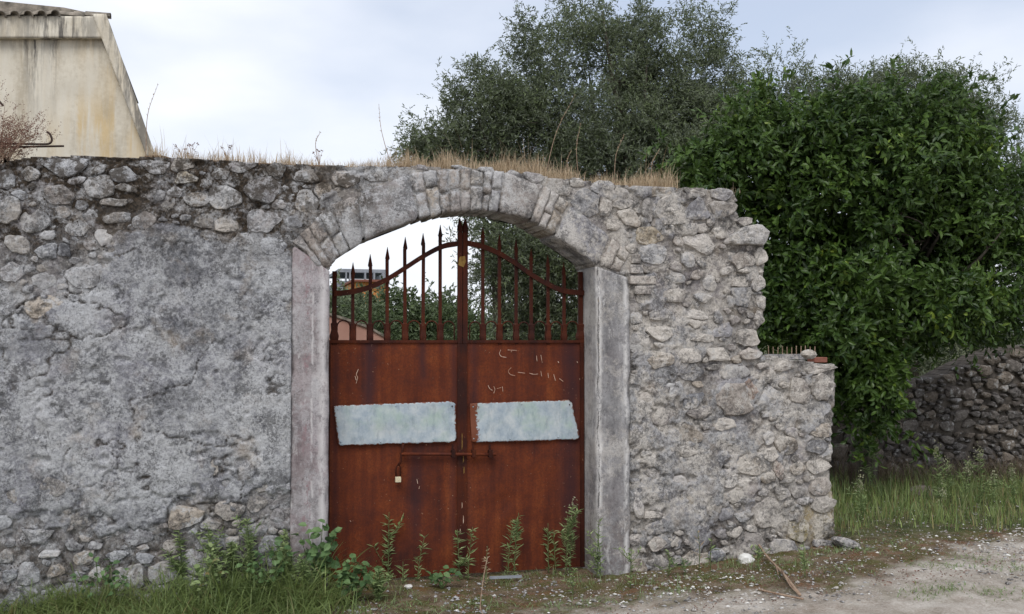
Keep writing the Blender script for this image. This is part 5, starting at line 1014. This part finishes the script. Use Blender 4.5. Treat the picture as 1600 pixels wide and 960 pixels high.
def tufts(n_t, per, xr_, yr_, dens, sp=.05):
    x = rng.uniform(*xr_, n_t); y = rng.uniform(*yr_, n_t); k = dens(x, y) > rng.random(n_t); x, y = x[k], y[k]; m_ = len(x)
    X2 = np.repeat(x, per) + rng.normal(size=m_ * per) * sp; Y2 = np.repeat(y, per) + rng.normal(size=m_ * per) * sp
    return np.stack([X2, Y2, gz(X2, Y2) - .005], 1), np.repeat(rng.uniform(.55, 1.2, m_), per)
# left foot of the wall
def dl(x, y):
    return np.clip(sstep(1.0, .35, x) * sstep(-1.25, -.5, y) * (.45 + .9 * vnoise(x * 2.1, y * 2.1, 3.)), 0, 1)
B, k_ = tufts(1500, 14, (-2.4, 1.0), (-1.3, -.04), dl); hh = rng.uniform(.06, .44, len(B)) ** 1.15 * k_ * (.55 + .65 * sstep(-.7, -.1, B[:, 1])) * np.interp(B[:, 0], [-1.6, -.9, -.3, .6], [.5, .8, 1.15, 1.1])
grass('tall_grass', 'tufty green grass along the foot of the wall left of the gate', 'grass', B, hh, rng.uniform(.3, 1.9, len(B)), rng.uniform(.004, .012, len(B)), 'grass', np.clip((rng.random(len(B)) * .6 + .45 * vnoise(B[:, 0] * 3.5, B[:, 1] * 3.5, 4.)) + (rng.random(len(B)) > .88) * .5, 0, 1))
# right strip
def dr_(x, y): return np.clip(sstep(.3, 1.1, y + (x - 5.2) * .12) * sstep(4.9, 5.3, x + .1) * (.5 + .6 * vnoise(x * 1.5, y * 1.5, 9.)), 0, 1)
B, k_ = tufts(2000, 9, (5.05, 11.5), (-.1, BY - .1), dr_, .07); hh = rng.uniform(.10, .34, len(B)) * k_ * (.55 + .45 * sstep(.2, 2.4, B[:, 1]))
grass('roadside_grass', 'long green grass between the track and the field wall on the right', 'grass', B, hh, rng.uniform(.1, .6, len(B)), rng.uniform(.006, .012, len(B)), 'grass', np.clip(rng.random(len(B)) * .9 + (rng.random(len(B)) > .62) * .5, 0, 1))
# sparse low growth in the middle
def dm(x, y): return np.clip(sstep(.5, 1.0, x) * sstep(-1.1, -.2, y - (x - 2.2) * .12) * (vnoise(x * 2.5, y * 2.5, 19.) > .52) * .8 + .0, 0, 1)
B, k_ = tufts(420, 9, (.5, 5.4), (-1.0, .22), dm, .035); ins = ~((B[:, 1] > -.05) & ((B[:, 0] < ox0) | (B[:, 0] > ox1))); B, k_ = B[ins], k_[ins]
grass('low_grass', 'short sparse grass tufts on the ground before the gate and right wall', 'grass', B, rng.uniform(.03, .11, len(B)) * k_, rng.uniform(.3, 1.1, len(B)), rng.uniform(.003, .006, len(B)), 'weed', rng.random(len(B)))
# dry grass on the wall top
top = np.array(outl[1:26]); 
def topz(x): return np.interp(x, top[:, 0], top[:, 1])
def drygrass(u0, u1, n, hr, wd, lab, name='dry_grass'):
    x0, x1 = wp(u0, 260)[0], wp(u1, 280)[0]; x = rng.uniform(x0, x1, n * 2); cl_ = vnoise(x * 7, x * 0, 2.) * .6 + vnoise(x * 23, x * 0 + 3, 2.) * .4; x = x[cl_ > rng.random(len(x)) * .75][:n]
    y = rng.uniform(.0, .42, len(x)); B = np.stack([x, y, topz(x) - .01], 1); h = rng.uniform(*hr, len(x)) * (.5 + vnoise(x * 9, y * 0, 5.)) * np.where(rng.random(len(x)) < .04, 2.0, 1)
    grass(name, lab, 'grass', B, h, rng.uniform(.05, .7, len(x)), rng.uniform(*wd, len(x)), 'dry')
drygrass(232, 640, 3000, (.035, .11), (.002, .004), 'thin straw-coloured grass on the wall top between the house and the arch')
drygrass(636, 1062, 4200, (.06, .17), (.003, .0055), 'thick straw-coloured grass on the wall top over the arch and right of it')
drygrass(1140, 1162, 60, (.04, .12), (.002, .004), 'small dry tuft at the upper right corner of the wall')
# soil under the dry grass
x = np.linspace(wp(225, 250)[0], wp(1062, 285)[0], 260); V = []
for yy, dz in ((.03, -.03), (.05, .004), (.14, .012), (.3, .012), (.42, .0), (.45, -.04)): V.append(np.stack([x, yy + (vnoise(x * 12, x * 0 + yy) - .5) * .03, topz(x) + dz * (.4 + vnoise(x * 8, x * 0 + yy * 5, 3.)) + (vnoise(x * 30, x * 0 + yy * 9) - .5) * .01], 1))
V = np.vstack(V); n = len(x); i = np.arange(n - 1); q_ = np.vstack([np.stack([k * n + i, k * n + i + 1, (k + 1) * n + i + 1, (k + 1) * n + i], 1) for k in range(5)]); M['soil'] = flat_mat('dry_soil', (0.05, 0.03, 0.018), (0.19, 0.125, 0.075), 30); o = link('soil_cap', npmesh('soil_cap', V, [q_], M['soil'], True), wall)
pc = [gpt(u, v, 0) for u, v in ((1470, 938), (1455, 945), (1560, 948), (1580, 905), (1530, 890), (1470, 905), (1350, 880), (1400, 868), (1240, 895), (1180, 915), (1060, 925), (930, 935), (860, 940), (760, 935), (700, 945), (620, 940), (1310, 905), (1110, 905), (1290, 880), (560, 950))]
B = np.concatenate([np.stack([p[0] + rng.normal(size=110) * .13, p[1] + rng.normal(size=110) * .09, np.zeros(110)], 1) for p in pc]); B[:, 2] = gz(B[:, 0], B[:, 1])
B = B[~((B[:, 1] > -.06) & (B[:, 0] < 5.25))]
grass('creeping_herbs', 'small low green patches creeping over the edge of the gravel track', 'ground cover', B, rng.uniform(.012, .05, len(B)), rng.uniform(.8, 2.2, len(B)), rng.uniform(.004, .009, len(B)), 'weed', rng.random(len(B)))
# individual tall dry stalks above the wall top
stalks = [(612, 262, 592, 165, 'tall bent dry stalk on the wall top left of the arch crown'), (498, 258, 500, 208, 'single thin dry stalk above the dark moss on the wall top'), (851, 280, 898, 150, 'longest dry stalk leaning right above the arch'), (890, 286, 893, 235, 'upright dry stalk right of the longest one'), (228, 245, 246, 134, 'thin dry stalk leaning beside the house end'), (905, 288, 907, 195, 'thin upright dry stalk between two leaning ones above the arch'), (1018, 292, 1030, 235, 'dry stalk near the right end of the grassy wall top'), (960, 290, 975, 212, 'pale dry stalk leaning in front of the olive foliage')]
for (u0, v0, u1, v1, lab) in stalks:
    st_ = thing('dry_stalk', lab, 'plant', on_y(u0, v0, .2), 'dry stalks on the wall top'); a, b = on_y(u0, v0, .2), on_y(u1, v1, .2); m_ = (a + b) / 2 + np.array([-.03, 0, .04]); mb = MB(); P = spline([a, m_, b], 6); mb.tube(P, list(np.linspace(.0035, .0012, len(P))), 5); mb.build('stem', M['twig'], st_, a)
    C = np.array(P[6:])[rng.integers(0, len(P) - 6, 26)]; A = unit((b - a)[None] / np.linalg.norm(b - a) + rng.normal(size=C.shape) * .6); V, T = leaves(C, A, rng.uniform(.008, .022, 26), np.full(26, .004)); link('seed_head', npmesh('seed_head', V - a, [T], M['dry'], False, {'tint': np.repeat(rng.random(26), 4)}), st_, a)
# little seeded herbs on the top left
hb_ = [(285, 247, 'leftmost small seeded herb on the wall top beside the house end'), (300, 248, 'second small seeded herb on the wall top right of the house end'), (355, 250, 'small herb alone on the wall top midway to the arch'), (499, 257, 'small reddish herb above the dark moss patch on the wall top')]
for (u, v, lab) in hb_:
    a = on_y(u, v + 2, .15); h_ = thing('seeded_herb', lab, 'plant', a, 'small herbs on the wall top'); mb = MB(); tp = []
    for k in range(9):
        e = a + np.array([R.uniform(-.05, .05), R.uniform(-.05, .05), R.uniform(.04, .12)]); mb.tube([a, (a + e) / 2 + np.array([0, 0, .02]), e], [.0018, .0015, .001], 4); tp.append(e)
    mb.build('stems', M['twig'], h_, a); 
    for e in tp:
        C = e + rng.normal(size=(5, 3)) * .004; V, T = leaves(C, unit(rng.normal(size=C.shape)), np.full(5, .012), np.full(5, .009)); link('seed_head', npmesh('seed_head', V - e, [T], M['dry_red'], False, {'tint': np.repeat(rng.random(5), 4)}), h_, e)

# ------------------------------------------------------------------ weeds standing one by one
def weed(u, v, vtop, lab, mat='weed', y=None, z=.01, lean=0, n=None, ll=.055, lw=.011, group='tall narrow-leaved weeds before the gate', name='tall_weed', head=0, bushy=0, headmat='seed'):
    a = on_z(u, v, z); a[2] = float(gz(a[:1], a[1:2])[0]); kk = ((a - CAM) @ FWD) / F; h = (v - vtop) * kk; t_ = thing(name, lab, 'plant', a, group)
    P = spline([a, a + [lean * .35 * h, R.uniform(-.02, .02), h * .5], a + [lean * h, R.uniform(-.04, .04), h]], 8); mb = MB(); mb.tube(P, list(np.linspace(.0045, .002, len(P))), 5)
    side = []
    for k in range(bushy):
        s0 = P[R.randrange(2, len(P) - 5)]; e = s0 + np.array([R.uniform(-.12, .12), R.uniform(-.08, .08), h * R.uniform(.15, .35)]); Q = spline([s0, (s0 + e) / 2 + np.array([0, 0, -.01]), e], 4); mb.tube(Q, .002, 4); side += Q
    mb.build('stem', M[mat + '_stem'] if mat + '_stem' in M else M['stemg'], t_, a, True)
    n = n or int(h / .0085); f = np.sort(rng.random(n)) * .97; PA = np.array(P); idx = f * (len(P) - 1); C = np.stack([np.interp(idx, np.arange(len(P)), PA[:, c]) for c in range(3)], 1)
    if side: C = np.vstack([C, np.array(side)[rng.integers(0, len(side), n)]]); f = np.r_[f, rng.random(n)]
    m_ = len(C); an = rng.uniform(0, 2 * math.pi, m_); A = unit(np.stack([np.cos(an), np.sin(an), rng.uniform(-.1, 1.1, m_)], 1)); sc = (.55 + .75 * np.sin(np.clip(f, .05, 1) * math.pi * .9)) 
    V, T = leaves(C, A, ll * sc * rng.uniform(.7, 1.3, m_), lw * rng.uniform(.7, 1.3, m_), nrm=np.tile([0, -.3, 1.], (m_, 1))); o = link('leaves', npmesh('leaves', V - a, [T], M[mat], False, {'tint': np.repeat(rng.random(m_) * .85, 4)}), t_, a); o['kind'] = 'stuff'
    if head:
        C = PA[-1] + rng.normal(size=(head, 3)) * [.022, .022, .05] - [0, 0, .05]; V, T = leaves(C, unit(rng.normal(size=C.shape) + [0, 0, .6]), np.full(head, .022), np.full(head, .013)); o = link('seed_head', npmesh('seed_head', V - a, [T], M[headmat], False, {'tint': np.repeat(rng.random(head), 4)}), t_, a); o['kind'] = 'stuff'
M['stemg'] = flat_mat('green_stem', (0.07, 0.10, 0.035), (0.14, 0.17, 0.07), 20)
weed(606, 908, 800, 'tallest weed in front of the left gate leaf, narrow leaved with a pointed top', lean=.02, bushy=3)
weed(592, 905, 842, 'yellowing branched weed beside the tallest one at the left gate leaf', lean=-.1, bushy=5, head=25)
weed(652, 908, 838, 'slender weed leaning right before the middle of the left gate leaf', lean=.16)
weed(630, 912, 878, 'very small weed between the two taller ones at the left gate leaf', lean=.02)
weed(718, 905, 828, 'weed standing at the gate just left of the meeting stiles', lean=-.04, bushy=1)
weed(731, 905, 822, 'weed standing at the gate just right of the meeting stiles', lean=.08)
weed(760, 910, 850, 'thin dry brownish weed right of the meeting stiles', mat='dry', lean=.03, ll=.035)
weed(793, 900, 815, 'shorter of the pair of weeds at the middle of the right gate leaf', lean=.08)
weed(803, 900, 798, 'taller of the pair of weeds at the middle of the right gate leaf', lean=.07, bushy=1)
weed(857, 893, 816, 'weed left of the tallest one at the right gate leaf', lean=-.0)
weed(868, 893, 828, 'thin weed between its two neighbours at the right gate leaf', lean=-.03)
weed(884, 897, 805, 'leafy weed next to the tallest weed at the right gate leaf', lean=.03, bushy=2)
weed(890, 897, 786, 'tallest weed at the right gate leaf with a spreading feathery head', lean=.05, bushy=3, head=40)
weed(933, 905, 812, 'yellow-green weed in front of the right jamb', lean=.03, bushy=5, ll=.045, group=None)
weed(938, 905, 835, 'shorter yellow-green weed close to the first one at the right jamb', lean=-.05, bushy=3, ll=.045, group=None)
weed(1045, 905, 865, 'small weed on the ground right of the right jamb', bushy=4, ll=.04, group='small weeds at the foot of the right wall')
weed(985, 925, 862, 'pale spreading weed below the right jamb', bushy=6, ll=.035, group='small weeds at the foot of the right wall')
weed(1070, 905, 880, 'low dark weed between the small stones of the right wall foot', bushy=5, ll=.04, group='small weeds at the foot of the right wall', mat='weed_blue')
weed(1186, 905, 868, 'weed growing through the dead branch', bushy=4, ll=.04, group='small weeds at the foot of the right wall')
weed(1258, 905, 850, 'thin weed on the moss near the right end of the wall', bushy=2, ll=.04, group='small weeds at the foot of the right wall', z=.08)
weed(1092, 890, 830, 'dry yellow stem against the foot of the right wall', mat='dry', n=12, group='small weeds at the foot of the right wall', z=.05)
weed(1110, 892, 842, 'green stem beside the dry yellow one at the foot of the right wall', n=16, group='small weeds at the foot of the right wall', z=.05)
weed(895, 930, 885, 'small weed on the ground in front of the tallest weed', bushy=3, ll=.035, group='small weeds at the foot of the right wall')
lw_ = [(60, 935, 880, 'low bushy herb at the wall foot near the left edge'), (110, 940, 862, 'feathery herb in the grass left of the leafy green plant'), (205, 935, 850, 'herb in the grass right of the leafy green plant at the left'), (248, 930, 838, 'bushy light green herb under the bottom edge of the grey render'), (285, 935, 826, 'upright herb before the tan stones low on the left wall'), (335, 935, 812, 'tall branching herb in the grass before the low left wall stones'), (365, 930, 836, 'short bushy herb next to the tall branching herb'), (395, 930, 800, 'tallest herb in the grass left of the left jamb'), (430, 925, 818, 'spreading herb close to the left jamb'), (455, 930, 845, 'short light green herb at the edge of the left jamb'), (480, 935, 862, 'bushy herb before the foot of the left jamb'), (590, 935, 885, 'low herb between the leafy plants and the tallest gate weed')]
for (u, v, vt, lab) in lw_: weed(u, v, vt, lab, bushy=7, ll=.05, lw=.013, lean=R.uniform(-.15, .2), group='herbs in the grass left of the gate', name='wild_herb', z=.04, n=170)
# curved dry stem in the foreground
mb = MB(); P = spline([gpt(770, 975, 0), on_z(752, 955, .05), on_z(751, 940, .10), on_y(756, 900, -.9), on_y(762, 870, -.9)], 6); mb.tube(P, .0035, 5); o = mb.build('curved_dry_stem', M['dry'] if False else M['twig'], None, P[0]); tag(o, 'single pale curved dry stem in the foreground before the gate', 'plant')
rw = [(1362, 790, 690, .03, 'tall weed with pale seed head just right of the wall end, before the field wall'), (1466, 800, 712, .0, 'tallest creamy seed head standing before the field wall'), (1480, 800, 735, .06, 'shorter creamy seed head right of the tallest one'), (1510, 805, 742, .02, 'yellowish seed head in the middle of the right-hand grass'), (1531, 800, 716, .01, 'tall thin seed head right of the middle of the right-hand grass'), (1552, 805, 755, .1, 'bent seed head near the right edge of the grass'), (1583, 808, 748, .03, 'bushy seed head at the right edge of the photograph'), (1471, 822, 782, .03, 'low yellowish seed head at the near edge of the right-hand grass'), (1345, 835, 770, .02, 'narrow green weed close to the wall corner in the right-hand grass')]
for (u, v, vt, le, lab) in rw: weed(u, v, vt, lab, z=.02, lean=le, bushy=2, head=70, ll=.06, group='seeding weeds in the right-hand grass', name='seeding_weed')
# broad-leaved plants at the left jamb
def broadweed(u, v, lab, pts, n, ls, name='broadleaf_plant', mat='weed_blue', y=-.12):
    a = on_y(u, v, y); a[2] = float(gz(a[:1], a[1:2])[0]); t_ = thing(name, lab, 'plant', a, 'broad-leaved plants near the left jamb'); mb = MB(); St_ = []
    for (pu, pv) in pts:
        e = on_y(pu, pv, y + R.uniform(-.08, .06)); Q = spline([a, (a + e) / 2 + np.array([R.uniform(-.03, .03), R.uniform(-.03, .03), .03]), e], 6); mb.tube(Q, list(np.linspace(.006, .002, len(Q))), 5); St_ += Q[4:]
    mb.build('stem', M['stemg'], t_, a, True); C = np.array(St_)[rng.integers(0, len(St_), n)] + rng.normal(size=(n, 3)) * .02; A = unit(rng.normal(size=(n, 3)) * [1, 1, .5] + [0, -.4, .1]); L_ = rng.uniform(*ls, n)
    for i in range(n):
        V, T = broad(C[i:i + 1], A[i:i + 1], L_[i:i + 1], L_[i:i + 1] * .75, nrm=np.array([[0, -.5, 1.]])); link('leaf', npmesh('leaf', V - C[i], [T], M[mat], False, {'tint': np.full(7, rng.random())}), t_, C[i])
broadweed(500, 905, 'bramble-like plant climbing in front of the foot of the left jamb', [(480, 830), (505, 812), (522, 835), (515, 860), (490, 855), (470, 840), (528, 822), (500, 870)], 90, (.05, .10))
broadweed(555, 925, 'low bushy broad-leaved plant at the left foot of the gate', [(540, 885), (560, 880), (578, 890), (530, 900), (552, 870), (570, 905)], 95, (.04, .085), y=-.35)
broadweed(415, 915, 'dull green leafy plant at the wall foot left of the jamb', [(400, 860), (425, 845), (440, 870), (385, 880), (450, 855)], 70, (.035, .07), y=-.2)
broadweed(690, 915, 'flat dark rosette plant on the ground before the gate', [(670, 903), (690, 897), (705, 905), (712, 898)], 34, (.04, .07), y=-.1)
broadweed(320, 925, 'small light green leafy plant in the grass below the middle of the left wall', [(300, 880), (320, 862), (335, 850), (345, 885)], 60, (.03, .06), mat='weed', y=-.35)
broadweed(150, 925, 'leafy green plant in the grass below the left part of the wall', [(120, 890), (150, 872), (175, 880), (195, 895)], 60, (.03, .06), mat='weed_blue', y=-.35)
# dry scrub at the foot of the field wall
n = 4200; x = rng.uniform(on_y(1300, 700, BY - .4)[0], on_y(1700, 700, BY - .4)[0], n); y = rng.uniform(BY - .7, BY - .05, n); B = np.stack([x, y, gz(x, y)], 1)
grass('dry_scrub', 'tangled brown dry scrub against the foot of the field wall', 'scrub', B, rng.uniform(.1, .6, n) * (.4 + vnoise(x * 1.3, y * 0, 8.)), rng.uniform(.2, 1.2, n), rng.uniform(.004, .008, n), 'scrub', rng.random(n))

# ------------------------------------------------------------------ gravel
def pebbles(name, label, n, xr_, yr_, dens, size, mat):
    x = rng.uniform(*xr_, n); y = rng.uniform(*yr_, n); k = dens(x, y) > rng.random(n); x, y = x[k], y[k]; m_ = len(x); s = rng.uniform(0, 1, m_) ** 3 * (size[1] - size[0]) + size[0]
    base = np.array([[1, 0, 0], [.5, .85, .1], [-.5, .85, 0], [-1, 0, .1], [-.5, -.85, 0], [.5, -.85, .1], [.1, 0, .75], [0, 0, -.5]]); T0 = np.array([[0, 1, 6], [1, 2, 6], [2, 3, 6], [3, 4, 6], [4, 5, 6], [5, 0, 6], [1, 0, 7], [2, 1, 7], [3, 2, 7], [4, 3, 7], [5, 4, 7], [0, 5, 7]])
    J_ = base[None] * (1 + rng.normal(size=(m_, 8, 3)) * .2); a = rng.uniform(0, 6.28, m_); ca, sa = np.cos(a)[:, None], np.sin(a)[:, None]
    Vx_ = J_[..., 0] * ca - J_[..., 1] * sa * rng.uniform(.5, 1, (m_, 1)); Vy = J_[..., 0] * sa + J_[..., 1] * ca; V = np.stack([Vx_, Vy, J_[..., 2] * .75], -1) * s[:, None, None] + np.stack([x, y, gz(x, y) + s * .2], 1)[:, None]
    T = (T0[None] + np.arange(m_)[:, None, None] * 8).reshape(-1, 3); o = link(name, npmesh(name, V.reshape(-1, 3), [T], M[mat], False)); o['kind'] = 'stuff'; return tag(o, label, 'gravel')
def pd(x, y):
    u, v = project(np.stack([x, y, gz(x, y)], 1)); return np.clip(.12 + .9 * (vnoise(x * 3, y * 3, 77.) > .5) * sstep(60, -10, np.interp(u, [500, 880, 1250, 1400, 1600], [975, 935, 915, 885, 845]) - v) + .10 * (u > 880), 0, 1) * (u > 420)
pebbles('white_gravel', 'white stone chips scattered over the track edge and moss', 2600, (.3, 9), (-1.6, 2.5), pd, (.004, .020), 'white_rock')
pebbles('pale_gravel', 'pale cream stone chips scattered over the ground', 13000, (-.2, 9), (-1.6, 2.5), pd, (.004, .016), 'stone_pale')
pebbles('grey_gravel', 'grey and brown stone chips scattered over the ground', 9000, (-.2, 9), (-1.6, 2.5), pd, (.004, .024), 'stone_warm')
# leaf litter and moss specks on the soil
n = 9000; x = rng.uniform(.3, 7.5, n); y = rng.uniform(-1.4, 1.6, n); C = np.stack([x, y, gz(x, y) + .006], 1); k = (vnoise(x * 4, y * 4, 55.) > .45) & ~((y > -.03) & (y < .5) & ((x < ox0) | (x > ox1)) & (x < 5.3)); C = C[k]; A = unit(rng.normal(size=C.shape) * [1, 1, .3]); V, T = leaves(C, A, rng.uniform(.01, .03, len(C)), rng.uniform(.004, .012, len(C)))
o = link('leaf_litter', npmesh('leaf_litter', V, [T], M['dry_red'], False, {'tint': np.repeat(rng.random(len(C)), 4)})); o['kind'] = 'stuff'; tag(o, 'dry brown leaf litter scattered over the ground before the wall', 'litter')
